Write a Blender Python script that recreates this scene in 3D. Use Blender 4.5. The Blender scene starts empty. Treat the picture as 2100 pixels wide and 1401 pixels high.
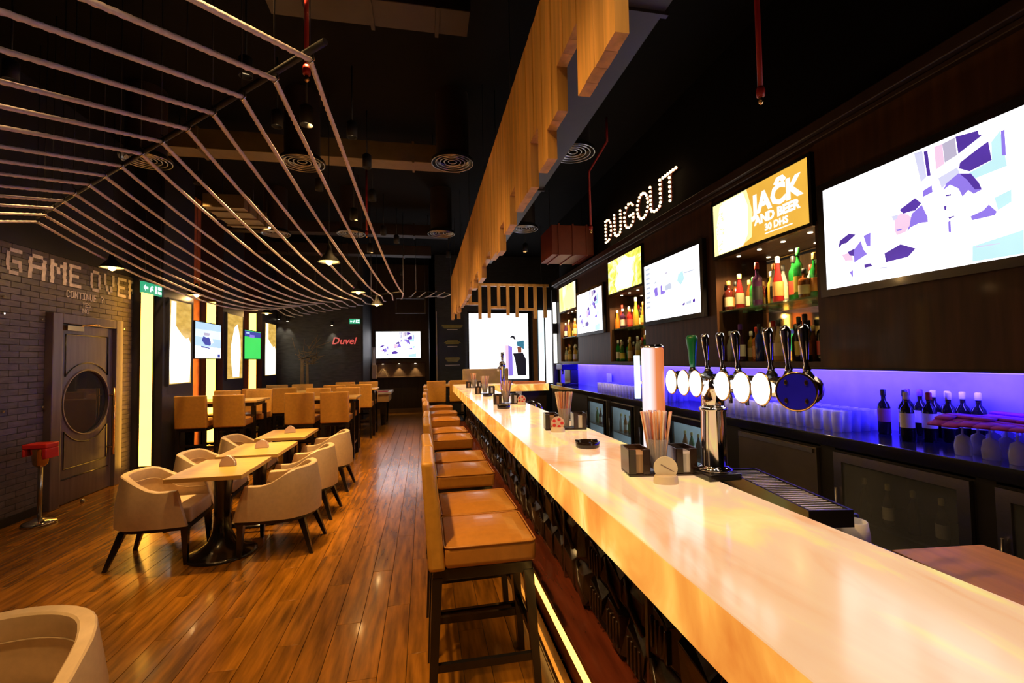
import bpy, bmesh, math, random
from mathutils import Vector, Matrix
random.seed(7)
S = bpy.context.scene
C = S.collection
# ------------------------------------------------------------------ camera
IW, IH, FPX, CZ = 2100, 1401, 933.0, 1.65
YAW, PITCH, ROLL = math.radians(10.9513), math.radians(2.2926), math.radians(1.0)
_f = Vector((math.sin(YAW)*math.cos(PITCH), math.cos(YAW)*math.cos(PITCH), math.sin(PITCH)))
_r = _f.cross(Vector((0, 0, 1))).normalized(); _u = _r.cross(_f)
CR = _r*math.cos(ROLL) - _u*math.sin(ROLL); CU = _u*math.cos(ROLL) + _r*math.sin(ROLL)
cd = bpy.data.cameras.new('camera'); cam = bpy.data.objects.new('camera', cd); C.objects.link(cam)
cd.sensor_width = 36.0; cd.lens = FPX/IW*36.0; cd.clip_start = .05; cd.clip_end = 100
M = Matrix.Identity(4)
for i in range(3):
    M[i][0] = CR[i]; M[i][1] = CU[i]; M[i][2] = -_f[i]
M[2][3] = CZ
cam.matrix_world = M
S.camera = cam
def _ray(px, py): return CR*((px-IW/2)/FPX) - CU*((py-IH/2)/FPX) + _f
def onx(px, py, x): d = _ray(px, py); return Vector((0, 0, CZ)) + d*(x/d.x)
def ony(px, py, y): d = _ray(px, py); return Vector((0, 0, CZ)) + d*(y/d.y)
def onz(px, py, z): d = _ray(px, py); return Vector((0, 0, CZ)) + d*((z-CZ)/d.z)
# ------------------------------------------------------------------ world, view
w = bpy.data.worlds.new('world'); S.world = w; w.use_nodes = True
w.node_tree.nodes['Background'].inputs[0].default_value = (.55, .5, .6, 1)
w.node_tree.nodes['Background'].inputs[1].default_value = .004
S.view_settings.view_transform = 'Standard'; S.view_settings.look = 'None'
S.view_settings.exposure = 0.0; S.view_settings.gamma = 1.0; S.view_settings.use_curve_mapping = False
try:
    S.cycles.sample_clamp_indirect = 4.0; S.cycles.caustics_reflective = False; S.cycles.caustics_refractive = False
    S.cycles.max_bounces = 6; S.cycles.transmission_bounces = 6; S.cycles.transparent_max_bounces = 12
except Exception: pass
WARM = (1.0, .56, .19)
K_SPOT = 1.85
# ------------------------------------------------------------------ materials
MATS = {}
def nm(name):
    m = bpy.data.materials.new(name); m.use_nodes = True; MATS[name] = m
    return m, m.node_tree, m.node_tree.nodes['Principled BSDF']
def sv(n, k, v):
    if k in n.inputs: n.inputs[k].default_value = v
def c4(c): return (c[0], c[1], c[2], 1)
def noise_col(nt, base, var, scale, stretch=(1, 1, 1), rnd=False, detail=4):
    tc = nt.nodes.new('ShaderNodeTexCoord'); mp = nt.nodes.new('ShaderNodeMapping')
    mp.inputs['Scale'].default_value = stretch
    nt.links.new(tc.outputs['Object'], mp.inputs['Vector'])
    if rnd:
        oi = nt.nodes.new('ShaderNodeObjectInfo'); mu = nt.nodes.new('ShaderNodeMath'); mu.operation = 'MULTIPLY'
        mu.inputs[1].default_value = 37.0
        nt.links.new(oi.outputs['Random'], mu.inputs[0]); nt.links.new(mu.outputs[0], mp.inputs['Location'])
    nz = nt.nodes.new('ShaderNodeTexNoise'); nz.inputs['Scale'].default_value = scale; nz.inputs['Detail'].default_value = detail
    nt.links.new(mp.outputs[0], nz.inputs['Vector'])
    cr = nt.nodes.new('ShaderNodeValToRGB')
    lo = [max(0, c*(1-var)) for c in base]; hi = [min(1, c*(1+var)) for c in base]
    cr.color_ramp.elements[0].position = .3; cr.color_ramp.elements[0].color = c4(lo)
    cr.color_ramp.elements[1].position = .7; cr.color_ramp.elements[1].color = c4(hi)
    nt.links.new(nz.outputs['Fac'], cr.inputs['Fac'])
    out = cr.outputs[0]
    if rnd:
        hs = nt.nodes.new('ShaderNodeHueSaturation'); ma = nt.nodes.new('ShaderNodeMapRange')
        ma.inputs['To Min'].default_value = 1-rnd; ma.inputs['To Max'].default_value = 1+rnd
        nt.links.new(oi.outputs['Random'], ma.inputs['Value']); nt.links.new(ma.outputs[0], hs.inputs['Value'])
        nt.links.new(out, hs.inputs['Color']); out = hs.outputs[0]
    return out, nz
def pm(name, col, rough=.5, metal=0, var=.12, scale=6, stretch=(1, 1, 1), bump=0, coat=0, trans=0, rnd=0, spec=.5, sub=0):
    if name in MATS: return MATS[name]
    m, nt, b = nm(name)
    out, nz = noise_col(nt, col, var, scale, stretch, rnd)
    nt.links.new(out, b.inputs['Base Color'])
    sv(b, 'Roughness', rough); sv(b, 'Metallic', metal); sv(b, 'Coat Weight', coat); sv(b, 'Coat Roughness', .08)
    sv(b, 'Transmission Weight', trans); sv(b, 'Specular IOR Level', spec)
    if bump:
        bp = nt.nodes.new('ShaderNodeBump'); bp.inputs['Strength'].default_value = bump; bp.inputs['Distance'].default_value = .01
        nt.links.new(nz.outputs['Fac'], bp.inputs['Height']); nt.links.new(bp.outputs[0], b.inputs['Normal'])
    return m
def em(name, col, st=1.0, var=.05, scale=3, base=(.1, .1, .1), rough=.3, stretch=(1, 1, 1)):
    if name in MATS: return MATS[name]
    m, nt, b = nm(name)
    out, nz = noise_col(nt, col, var, scale, stretch)
    b.inputs['Base Color'].default_value = c4(base); sv(b, 'Roughness', rough)
    nt.links.new(out, b.inputs['Emission Color']); sv(b, 'Emission Strength', st)
    return m
def ramp_em(name, stops, st, scale, stretch, kind='noise', base=(.4, .35, .3), rough=.12, dist=0, loc=(0, 0, 0)):
    m, nt, b = nm(name)
    tc = nt.nodes.new('ShaderNodeTexCoord'); mp = nt.nodes.new('ShaderNodeMapping')
    mp.inputs['Scale'].default_value = stretch; mp.inputs['Location'].default_value = loc
    nt.links.new(tc.outputs['Object'], mp.inputs['Vector'])
    if kind == 'noise':
        t = nt.nodes.new('ShaderNodeTexNoise'); t.inputs['Scale'].default_value = scale; t.inputs['Detail'].default_value = 5
        t.inputs['Distortion'].default_value = dist; o = t.outputs['Fac']
    else:
        t = nt.nodes.new('ShaderNodeTexGradient'); t.gradient_type = kind; o = t.outputs['Fac']
    nt.links.new(mp.outputs[0], t.inputs['Vector'])
    cr = nt.nodes.new('ShaderNodeValToRGB')
    while len(cr.color_ramp.elements) < len(stops): cr.color_ramp.elements.new(.5)
    for e, (p, c) in zip(cr.color_ramp.elements, stops): e.position = p; e.color = c4(c)
    nt.links.new(o, cr.inputs['Fac']); nt.links.new(cr.outputs[0], b.inputs['Emission Color']); sv(b, 'Emission Strength', st)
    b.inputs['Base Color'].default_value = c4(base); sv(b, 'Roughness', rough); sv(b, 'Specular IOR Level', .32)
    return m
def glass(name, col, alpha, rough=.05):
    if name in MATS: return MATS[name]
    m, nt, b = nm(name)
    out, nz = noise_col(nt, col, .08, 5)
    nt.links.new(out, b.inputs['Base Color']); sv(b, 'Roughness', rough)
    tr = nt.nodes.new('ShaderNodeBsdfTransparent'); tr.inputs[0].default_value = c4([.6+.4*c for c in col])
    mx = nt.nodes.new('ShaderNodeMixShader'); mx.inputs[0].default_value = alpha
    o = nt.nodes['Material Output']
    nt.links.new(tr.outputs[0], mx.inputs[1]); nt.links.new(b.outputs[0], mx.inputs[2]); nt.links.new(mx.outputs[0], o.inputs['Surface'])
    return m
BLK = pm('black_lacquer', (.012, .010, .010), .22, coat=.3)
BLKM = pm('matt_black', (.010, .009, .009), .6)
CEILM = pm('black_ceiling_paint', (.004, .0035, .0035), .9, spec=.15)
DUCT = pm('dark_duct_metal', (.034, .022, .017), .5, .1)
TANP = pm('tan_duct_board', (.20, .145, .06), .6)
CHROME = pm('chrome', (.82, .80, .78), .08, 1, var=.03)
STEEL = pm('brushed_steel', (.42, .40, .38), .28, 1, var=.1, scale=40, stretch=(1, 1, 12))
GOLDM = pm('brass', (.80, .48, .20), .2, 1)
PLANK = pm('floor_plank_wood', (.265, .106, .008), .25, var=.48, scale=2.6, stretch=(9, 1.0, 9), bump=.08, rnd=.17, coat=.2)
BRICK = pm('brick_veneer', (.100, .082, .086), .5, var=.30, scale=9, stretch=(1, 1, 3), bump=.4, rnd=.20)
MORTAR = pm('wall_joint_dark', (.068, .056, .060), .8)
WALLD = pm('dark_wall_paint', (.020, .019, .022), .6)
ORWALL = pm('terracotta_wallpaper', (.72, .24, .10), .55, var=.25, scale=5)
DOORM = pm('dark_walnut_door', (.125, .095, .105), .35, var=.2, scale=3, stretch=(1, 8, .6), coat=.2)
WOODD = pm('dark_wenge_panel', (.062, .024, .008), .48, var=.35, scale=3, stretch=(6, 6, .5), coat=.05, spec=.3)
WOODT = pm('oak_slat', (.66, .35, .085), .42, var=.25, scale=2.5, stretch=(8, 8, .7), rnd=.10)
WOODL = pm('beech_table_top', (.78, .49, .14), .35, var=.12, scale=3, stretch=(1, 8, 1))
CREAM = pm('cream_leather', (.66, .50, .32), .42, var=.06, scale=30, bump=.05, rnd=.05)
TAN = pm('tan_leather', (.52, .225, .040), .34, var=.08, scale=25, bump=.05, rnd=.06, coat=.1)
TANB = pm('ochre_leather', (.66, .34, .055), .38, var=.08, scale=25, bump=.05, rnd=.06)
ROPE = pm('white_rope', (.97, .84, .86), .8, var=.12, scale=60, stretch=(1, 1, 1), bump=.4)
REDP = pm('red_pipe_paint', (.36, .012, .010), .4)
REDS = pm('red_plastic', (.75, .03, .02), .35)
WHITE = pm('white_plastic', (.80, .78, .76), .4)
PAPER = pm('napkin_paper', (.85, .80, .80), .8)
LETTER = pm('pale_lettering_paint', (.74, .66, .68), .7, var=.2, scale=20)
BLUEM = pm('deep_blue_enamel', (.015, .012, .80), .3)
MIRROR = pm('mirror', (.75, .70, .62), .03, 1, var=.02)
SPLASH = pm('pale_backsplash', (.30, .28, .72), .35)
BTOP = pm('black_granite', (.012, .012, .020), .12, coat=.5)
CLOTH = pm('magenta_cloth', (.32, .02, .42), .8)
FELT = pm('red_felt', (.60, .03, .05), .9)
BOXW = pm('plywood_crate', (.60, .26, .06), .5, var=.15, scale=3, stretch=(6, 1, 1))
ONYX_T = ramp_em('onyx_top', [(.30, (.90, .36, .13)), (.43, (.95, .54, .27)), (.52, (.98, .58, .30)), (.60, (1, .72, .24)), (.68, (1, .82, .30)), (.80, (.95, .48, .20))], .86, 1.3, (2.2, .7, 1), dist=1.8, base=(.20, .17, .15), rough=.13)
ONYX_F = ramp_em('onyx_fascia', [(.30, (.78, .22, .03)), (.45, (.98, .38, .06)), (.56, (1, .56, .10)), (.66, (1, .84, .24)), (.80, (.92, .40, .08))], .95, 1.7, (1.5, 1.3, 1.2), dist=1.6, base=(.15, .10, .06), rough=.15)
LEDW = em('warm_led_strip', (1.0, .43, .048), 9.5)
LEDP = em('warm_led_plinth', (1.0, .50, .10), 3.2)
BULB = em('warm_bulb', (1.0, .62, .30), 6.0)
BULBP = em('pendant_bulb', (1.0, .60, .16), 14.0)
LENS = em('spot_lens', (1.0, .80, .55), 5.0)
LENSD = em('spot_lens_recessed', (1.0, .72, .40), .6)
LEDB = em('blue_led_strip', (.12, .08, 1.0), 3.0)
SCRW = em('screen_white', (.93, .93, 1.0), 3.0, var=.03)
SCRB = em('screen_blue_white', (.70, .88, 1.0), 1.3, var=.08)
# ------------------------------------------------------------------ mesh helpers
class MB:
    def __init__(s): s.v = []; s.f = []; s.m = []; s.sm = []
    def quad(s, a, b, c, d, m=0, sm=False):
        n = len(s.v); s.v += [tuple(a), tuple(b), tuple(c), tuple(d)]; s.f.append((n, n+1, n+2, n+3)); s.m.append(m); s.sm.append(sm)
    def poly(s, pts, m=0):
        n = len(s.v); s.v += [tuple(p) for p in pts]; s.f.append(tuple(range(n, n+len(pts)))); s.m.append(m); s.sm.append(False)
    def box(s, x0, y0, z0, x1, y1, z1, m=0):
        if x0 > x1: x0, x1 = x1, x0
        if y0 > y1: y0, y1 = y1, y0
        if z0 > z1: z0, z1 = z1, z0
        n = len(s.v)
        s.v += [(x0, y0, z0), (x1, y0, z0), (x1, y1, z0), (x0, y1, z0), (x0, y0, z1), (x1, y0, z1), (x1, y1, z1), (x0, y1, z1)]
        for q in ((0, 3, 2, 1), (4, 5, 6, 7), (0, 1, 5, 4), (1, 2, 6, 5), (2, 3, 7, 6), (3, 0, 4, 7)):
            s.f.append(tuple(n+i for i in q)); s.m.append(m); s.sm.append(False)
        return s
    def hexa(s, lo, hi, m=0):          # lo, hi: four points each (ccw from above)
        n = len(s.v); s.v += [tuple(p) for p in lo] + [tuple(p) for p in hi]
        for q in ((0, 3, 2, 1), (4, 5, 6, 7), (0, 1, 5, 4), (1, 2, 6, 5), (2, 3, 7, 6), (3, 0, 4, 7)):
            s.f.append(tuple(n+i for i in q)); s.m.append(m); s.sm.append(False)
        return s
    def tube(s, pts, r, n=8, m=0, caps=True, closed=False):
        pts = [Vector(p) for p in pts]; k = len(pts)
        rs = r if isinstance(r, (list, tuple)) else [r]*k
        base = len(s.v); pu = None
        for i, p in enumerate(pts):
            if closed: t = (pts[(i+1) % k]-pts[i-1])
            else: t = (pts[min(i+1, k-1)]-pts[max(i-1, 0)])
            t.normalize()
            u = t.cross(Vector((0, 0, 1))) if pu is None else pu - t*pu.dot(t)
            if u.length < 1e-4: u = t.cross(Vector((1, 0, 0)))
            u.normalize(); pu = u; vv = t.cross(u)
            for j in range(n):
                a = 2*math.pi*j/n; s.v.append(tuple(p + (u*math.cos(a)+vv*math.sin(a))*rs[i]))
        for i in range(k if closed else k-1):
            for j in range(n):
                a = base+i*n+j; b = base+i*n+(j+1) % n; i2 = (i+1) % k; c = base+i2*n+(j+1) % n; d = base+i2*n+j
                s.f.append((a, b, c, d)); s.m.append(m); s.sm.append(True)
        if caps and not closed:
            s.f.append(tuple(base+j for j in range(n))[::-1]); s.m.append(m); s.sm.append(False)
            s.f.append(tuple(base+(k-1)*n+j for j in range(n))); s.m.append(m); s.sm.append(False)
        return s
    def lathe(s, prof, n=16, m=0, c=(0, 0, 0), sm=True, cap=True, sx=1, sy=1):
        base = len(s.v); k = len(prof)
        for r, z in prof:
            for j in range(n):
                a = 2*math.pi*j/n; s.v.append((c[0]+r*math.cos(a)*sx, c[1]+r*math.sin(a)*sy, c[2]+z))
        for i in range(k-1):
            for j in range(n):
                s.f.append((base+i*n+j, base+i*n+(j+1) % n, base+(i+1)*n+(j+1) % n, base+(i+1)*n+j)); s.m.append(m); s.sm.append(sm)
        if cap:
            s.f.append(tuple(base+j for j in range(n))[::-1]); s.m.append(m); s.sm.append(False)
            s.f.append(tuple(base+(k-1)*n+j for j in range(n))); s.m.append(m); s.sm.append(False)
        return s
    def prism(s, pts, off, m=0):       # pts: 3D polygon, off: extrusion vector
        off = Vector(off); n = len(s.v); k = len(pts)
        s.v += [tuple(p) for p in pts] + [tuple(Vector(p)+off) for p in pts]
        s.f.append(tuple(range(n, n+k))); s.f.append(tuple(range(n+2*k-1, n+k-1, -1))); s.m += [m, m]; s.sm += [False, False]
        for i in range(k):
            j = (i+1) % k; s.f.append((n+i, n+k+i, n+k+j, n+j)); s.m.append(m); s.sm.append(False)
        return s
    def mesh(s, name, mats, bevel=0, seg=2, fix=True):
        me = bpy.data.meshes.new(name); me.from_pydata(s.v, [], s.f)
        for i, p in enumerate(me.polygons): p.material_index = s.m[i]; p.use_smooth = s.sm[i]
        if not isinstance(mats, (list, tuple)): mats = [mats]
        for mt in mats: me.materials.append(mt)
        bm = bmesh.new(); bm.from_mesh(me)
        if fix: bmesh.ops.recalc_face_normals(bm, faces=bm.faces)
        if bevel:
            es = [e for e in bm.edges if len(e.link_faces) == 2 and e.calc_face_angle(0) > .6]
            r = bmesh.ops.bevel(bm, geom=es, offset=bevel, segments=seg, affect='EDGES', profile=.6)
            for f in r['faces']: f.smooth = True
        bm.to_mesh(me); bm.free(); me.update()
        return me
    def build(s, name, mats, parent=None, bevel=0, seg=2, fix=True):
        return link(name, s.mesh(name, mats, bevel, seg, fix), parent)
def link(name, me, parent=None, loc=None, rz=None):
    o = bpy.data.objects.new(name, me); C.objects.link(o)
    if parent: o.parent = parent
    if loc is not None: o.location = loc
    if rz is not None: o.rotation_euler = (0, 0, rz)
    return o
def tag(o, label, cat, group=None, kind=None):
    o['label'] = label; o['category'] = cat
    if group: o['group'] = group
    if kind: o['kind'] = kind
    return o
def thing(name, label, cat, loc=(0, 0, 0), rz=0, group=None):
    o = bpy.data.objects.new(name, None); C.objects.link(o); o.location = loc; o.rotation_euler = (0, 0, rz)
    o.empty_display_size = .1
    return tag(o, label, cat, group)
def struct(o): o['kind'] = 'structure'; return o
def dup(root, loc, rz=0, label=None, group=None):
    r = root.copy(); C.objects.link(r); r.location = loc; r.rotation_euler = (0, 0, rz)
    if label: r['label'] = label
    if group: r['group'] = group
    for ch in list(root.children):
        c = ch.copy(); C.objects.link(c); c.parent = r
        for g in list(ch.children):
            d = g.copy(); C.objects.link(d); d.parent = c
    return r
def B(x0, y0, z0, x1, y1, z1): return MB().box(x0, y0, z0, x1, y1, z1)
def spot(name, loc, tgt, power, angle=60, blend=.6, col=WARM, rad=.06, parent=None):
    l = bpy.data.lights.new(name, 'SPOT'); l.energy = power*K_SPOT; l.color = col; l.spot_size = math.radians(angle); l.spot_blend = blend; l.shadow_soft_size = rad
    o = bpy.data.objects.new(name, l); C.objects.link(o); o.location = loc
    o.rotation_euler = (Vector(tgt)-Vector(loc)).to_track_quat('-Z', 'Y').to_euler()
    return o
def point(name, loc, power, col, rad=.05):
    l = bpy.data.lights.new(name, 'POINT'); l.energy = power; l.color = col; l.shadow_soft_size = rad
    o = bpy.data.objects.new(name, l); C.objects.link(o); o.location = loc; return o
# ================================================================== STRUCTURE
XL, XB, XR = -4.31, 3.10, 3.46      # left wall, cabinet fronts on the right, back of the right side
CEIL = 4.9
fl = struct(B(-4.6, -4.5, -.06, 4.6, 16.2, -.012).build('floor', pm('subfloor', (.05, .03, .02), .6)))
PW, PL = .15, 1.25
pm_mesh = MB().box(-PW/2+.0012, 0, -.012, PW/2-.0012, PL-.0025, 0).mesh('plank', PLANK, .0012, 1)
rows = int(math.ceil((.72+4.31)/PW)); cand = []
for i in range(rows):
    x = XL + PW*(i+.5); off = (i*0.437 % 1)*PL
    y = -2.0 - off
    while y < 15.6:
        cand.append((x, y)); y += PL
def vis(x, y):
    d = max(y+PL*.5, .3); sx = (x-0)/d
    return y+PL > 1.2 and -1.75 < sx and y+PL*.5 > -x*.55
cand.sort(key=lambda t: (not vis(*t), (t[1]**2 + (t[0]*.6)**2)))
for x, y in cand[:290]: link('plank', pm_mesh, fl, (x, y, 0))
rest = MB()
for x, y in cand[290:]: rest.box(x-PW/2+.0012, y, -.012, x+PW/2-.0012, min(y+PL-.0025, 15.9), 0)
o = rest.build('plank_field', PLANK, fl); o['kind'] = 'stuff'
struct(B(.72, -4.5, -.012, 4.6, 16.2, 0).build('floor', pm('bar_floor_tile', (.02, .018, .017), .5)))
struct(B(-4.7, -4.6, CEIL, 4.7, 16.3, CEIL+.1).build('ceiling', CEILM))
# left wall: brick veneer, with the door recess left solid behind the door leaf
wl = struct(B(XL-.25, -4.5, 0, XL-.011, 16.0, CEIL).build('wall_left', MORTAR))
struct(B(XL-.010, 8.0, 0, XL, 13.25, CEIL).build('wall_left', ORWALL))
DY0, DY1, DZ1 = 6.20, 7.46, 2.30      # door frame outer
bl, bh = .245, .068
bmesh_b = MB().box(0, 0, 0, .010, bl-.004, bh-.004).mesh('brick', BRICK, .003, 1)
half_b = MB().box(0, 0, 0, .010, bl/2-.004, bh-.004).mesh('brick_half', BRICK, .003, 1)
bricks = []; rest = MB()
nr = int(3.05/bh)
for r in range(nr):
    z = r*bh; y = -1.0 + (bl/2 if r % 2 else 0)
    while y < 7.95:
        y1 = min(y+bl, 7.98)
        segs = [(y, y1)]
        if z < DZ1-.02 and y1 > DY0 and y < DY1:
            segs = []
            if y < DY0-.03: segs.append((y, DY0))
            if y1 > DY1+.03: segs.append((DY1, y1))
        for a, b in segs:
            bricks.append((a, b, z))
        y += bl
def bvis(t):
    return t[0] > 5.2
near_b = [t for t in bricks if bvis(t)]; near_b.sort(key=lambda t: (-(t[1]-t[0] > .2), t[0]))
parts = near_b[:298]
for a, b, z in parts:
    if b-a > bl-.01: link('brick', bmesh_b, wl, (XL-.011, a, z))
    else:
        o = link('brick', half_b, wl, (XL-.011, a, z)); o.scale = (1, (b-a-.004)/(bl/2-.004), 1)
for a, b, z in near_b[298:] + [t for t in bricks if not bvis(t)]:
    rest.box(XL-.011, a, z, XL-.002, b-.004, z+bh-.004)
o = rest.build('brick_field', BRICK, wl); o['kind'] = 'stuff'
struct(B(XL-.010, -4.5, nr*bh, XL, 8.0, CEIL).build('wall_left', pm('upper_wall_black', (.012, .012, .016), .7)))
# far walls
wb = struct(B(-4.31, 13.4, 0, -1.75, 13.6, CEIL).build('wall_back', pm('slate_wall', (.042, .038, .036), .6, var=.4, scale=5, stretch=(1, 1, 4), bump=.3)))
struct(B(-1.75, 13.4, 0, -1.69, 15.6, CEIL).build('wall_back', WALLD))
struct(B(-1.9, 15.55, 0, .34, 15.75, CEIL).build('wall_back', pm('brown_panel_wall', (.050, .030, .017), .5, var=.2, scale=3, stretch=(5, 5, .5))))
struct(B(.16, 14.0, 0, .34, 15.6, CEIL).build('wall_back', WALLD))
struct(B(.16, 14.0, 0, 4.55, 14.18, CEIL).build('wall_back', pm('blue_slate_wall', (.030, .036, .046), .55, var=.3, scale=5, stretch=(1, 1, 4))))
struct(B(4.4, -4.5, 0, 4.55, 14.1, CEIL).build('wall_right', WALLD))
struct(B(-4.6, -4.6, 0, 4.6, -4.45, CEIL).build('wall_rear', WALLD))
struct(B(-1.69, 15.5, 0, .16, 15.55, .10).build('baseboard_back', pm('skirting', (.25, .14, .06), .5)))
struct(B(XL, 5.0, 0, XL+.015, DY0, .09).build('baseboard_left', BLKM))
# ================================================================== DOOR
d = struct(bpy.data.objects.new('door_1', None)); C.objects.link(d)
X0 = XL-.005
fr = MB(); fx = XL+.075
fr.box(XL-.03, DY0, 0, fx, DY0+.15, DZ1); fr.box(XL-.03, DY1-.15, 0, fx, DY1, DZ1); fr.box(XL-.03, DY0+.15, DZ1-.12, fx, DY1-.15, DZ1)
fr.build('door_frame', DOORM, d, .008)
ly0, ly1, lz1 = DY0+.155, DY1-.155, DZ1-.125
cy, cz, rr = (ly0+ly1)/2, 1.205, .40
lf = MB(); N = 64; x_f, x_b = XL+.03, XL-.02
def rectpt(a):
    dy, dz = math.cos(a), math.sin(a); t = 1e9
    if dy > 1e-6: t = min(t, (ly1-cy)/dy)
    if dy < -1e-6: t = min(t, (ly0-cy)/dy)
    if dz > 1e-6: t = min(t, (lz1-cz)/dz)
    if dz < -1e-6: t = min(t, (.008-cz)/dz)
    return cy+dy*t, cz+dz*t
angs = sorted([2*math.pi*i/N for i in range(N)] + [math.atan2(zz-cz, yy-cy) % (2*math.pi) for yy in (ly0, ly1) for zz in (.008, lz1)])
for i, a in enumerate(angs):
    b = angs[(i+1) % len(angs)]
    pa, pb = rectpt(a), rectpt(b); ca = (cy+rr*math.cos(a), cz+rr*math.sin(a)); cb = (cy+rr*math.cos(b), cz+rr*math.sin(b))
    lf.quad((x_f, *ca), (x_f, *pa), (x_f, *pb), (x_f, *cb)); lf.quad((x_b, *ca), (x_f, *ca), (x_f, *cb), (x_b, *cb)); lf.quad((x_b, *pa), (x_f, *pa), (x_f, *pb), (x_b, *pb))
leaf = lf.build('door_leaf', DOORM, d)
GL = glass('dark_door_glass', (.05, .05, .05), .85, .03)
disc = MB(); disc.poly([(XL+.002, cy+rr*1.02*math.cos(a), cz+rr*1.02*math.sin(a)) for a in angs]); disc.build('round_pane', GL, d)
disc = MB(); disc.poly([(XL-.018, cy+rr*1.02*math.cos(a), cz+rr*1.02*math.sin(a)) for a in angs]); disc.build('pane_backing', pm('dim_room_beyond', (.05, .035, .02), .7), d)
ring = MB().tube([(XL+.032, cy+(rr+.008)*math.cos(a), cz+(rr+.008)*math.sin(a)) for a in [2*math.pi*i/48 for i in range(48)]], .012, 6, closed=True); ring.build('pane_trim', DOORM, d)
def mould(pts, name='moulding'): MB().tube(pts, .009, 5).build(name, BLK, d)
ya, yb = ly0+.10, ly1-.10; xo = XL+.031; ro = rr+.10
aa = math.acos((yb-cy)/ro) if (yb-cy) < ro else .1
arc = [(xo, cy+ro*math.cos(t), cz+ro*math.sin(t)) for t in [aa+(math.pi-2*aa)*i/16 for i in range(17)]]
mould([(xo, yb, lz1-.12)]+arc+[(xo, ya, lz1-.12), (xo, yb, lz1-.12)])
arc = [(xo, cy+ro*math.cos(t), cz-ro*math.sin(t)) for t in [aa+(math.pi-2*aa)*i/16 for i in range(17)]]
mould([(xo, yb, .42)]+arc+[(xo, ya, .42), (xo, yb, .42)])
mould([(xo, ya-.03, .30), (xo, yb+.03, .30)])
hd = MB().tube([(XL+.10, ly1-.07, .45), (XL+.10, ly1-.07, 1.36)], .016, 8)
for zz in (.55, 1.26): hd.tube([(XL+.02, ly1-.07, zz), (XL+.10, ly1-.07, zz)], .010, 6)
hd.build('pull_handle', GOLDM, d)
cl = MB().box(XL+.03, ly0+.05, lz1-.075, XL+.085, ly0+.32, lz1-.015); cl.tube([(XL+.06, ly0+.25, lz1-.02), (XL+.12, ly0+.45, lz1+.02), (XL+.07, ly0+.62, lz1+.03)], .008, 5); cl.build('door_closer', GOLDM, d)
MB().lathe([(.022, 0), (.022, .03), (.012, .045)], 10, c=(XL+.20, DY0+.32, 0)).build('door_stop', STEEL, d)
# glass-sheet standoff studs on the brick veneer
for k, (px, py) in enumerate([(5, 608), (5, 643), (85, 655), (4, 845), (86, 835), (288, 650), (288, 676), (290, 812), (290, 945), (252, 675)]):
    p = onx(px, py, XL); link('standoff_stud', MB().tube([(XL-.004, p.y, p.z), (XL+.02, p.y, p.z)], .011, 8).mesh('standoff_stud', CHROME), wl)
# ================================================================== WALL LETTERING (pixel style)
GLY = {'G': '.####|#....|#....|#.###|#...#|#...#|.###.', 'A': '.###.|#...#|#...#|#####|#...#|#...#|#...#', 'M': '#...#|##.##|#.#.#|#.#.#|#...#|#...#|#...#',
       'E': '#####|#....|#....|####.|#....|#....|#####', 'O': '.###.|#...#|#...#|#...#|#...#|#...#|.###.', 'V': '#...#|#...#|#...#|#...#|.#.#.|.#.#.|..#..',
       'R': '####.|#...#|#...#|####.|#.#..|#..#.|#...#', 'C': '.###.|#...#|#....|#....|#....|#...#|.###.', 'N': '#...#|##..#|#.#.#|#.#.#|#..##|#...#|#...#',
       'T': '#####|..#..|..#..|..#..|..#..|..#..|..#..', 'I': '###|.#.|.#.|.#.|.#.|.#.|###', 'U': '#...#|#...#|#...#|#...#|#...#|#...#|.###.',
       '?': '.###.|#...#|....#|..##.|..#..|.....|..#..', 'Y': '#...#|#...#|.#.#.|..#..|..#..|..#..|..#..', 'S': '.####|#....|#....|.###.|....#|....#|####.'}
def glyph(mb, ch, ya, yb, z0, z1, x, bold=1.0, glitch=0):
    rws = GLY[ch].split('|'); n = len(rws[0]); cw = (yb-ya)/n; rh = (z1-z0)/7
    for r, row in enumerate(rws):
        sh = random.choice((-1, 0, 0, 0, 1))*glitch*cw
        c = 0
        while c < n:
            if row[c] == '#':
                c2 = c
                while c2 < n and row[c2] == '#': c2 += 1
                y0 = ya+c*cw-(bold-1)*cw/2+sh; y1 = ya+c2*cw+(bold-1)*cw/2+sh; zt = z1-r*rh
                mb.box(x, y0, zt-rh*1.0, x+.004, y1, zt)
                c = c2
            else: c += 1
sg = thing('wall_lettering', 'large pale pixel-style words GAME OVER printed above the round-window door', 'lettering', (0, 0, 0))
for ch, xa, xb in (('G', 12, 47), ('A', 58, 96), ('M', 103, 138), ('E', 142, 168), ('O', 186, 208), ('V', 213, 236), ('E', 241, 260), ('R', 264, 286)):
    ya = onx(xa, 560, XL).y; yb = onx(xb, 590, XL).y-.025
    mb = MB(); glyph(mb, ch, ya, yb, 2.655, 2.935, XL+.0, 1.12, .14); mb.build('letter', LETTER, sg)
sg = thing('wall_lettering', 'small pale words CONTINUE ? printed under the large wall lettering', 'lettering', (0, 0, 0))
ya, yb = onx(136, 600, XL).y, onx(213, 613, XL).y; st = (yb-ya)/10
for i, ch in enumerate('CONTINUE ?'):
    if ch != ' ':
        mb = MB(); glyph(mb, ch, ya+i*st, ya+i*st+st*.8, 2.515, 2.605, XL+.0, 1.25, .1); mb.build('letter', LETTER, sg)
sg = thing('wall_lettering', 'small pale words YES and NO printed just above the door frame', 'lettering', (0, 0, 0))
ya = onx(169, 628, XL).y
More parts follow.
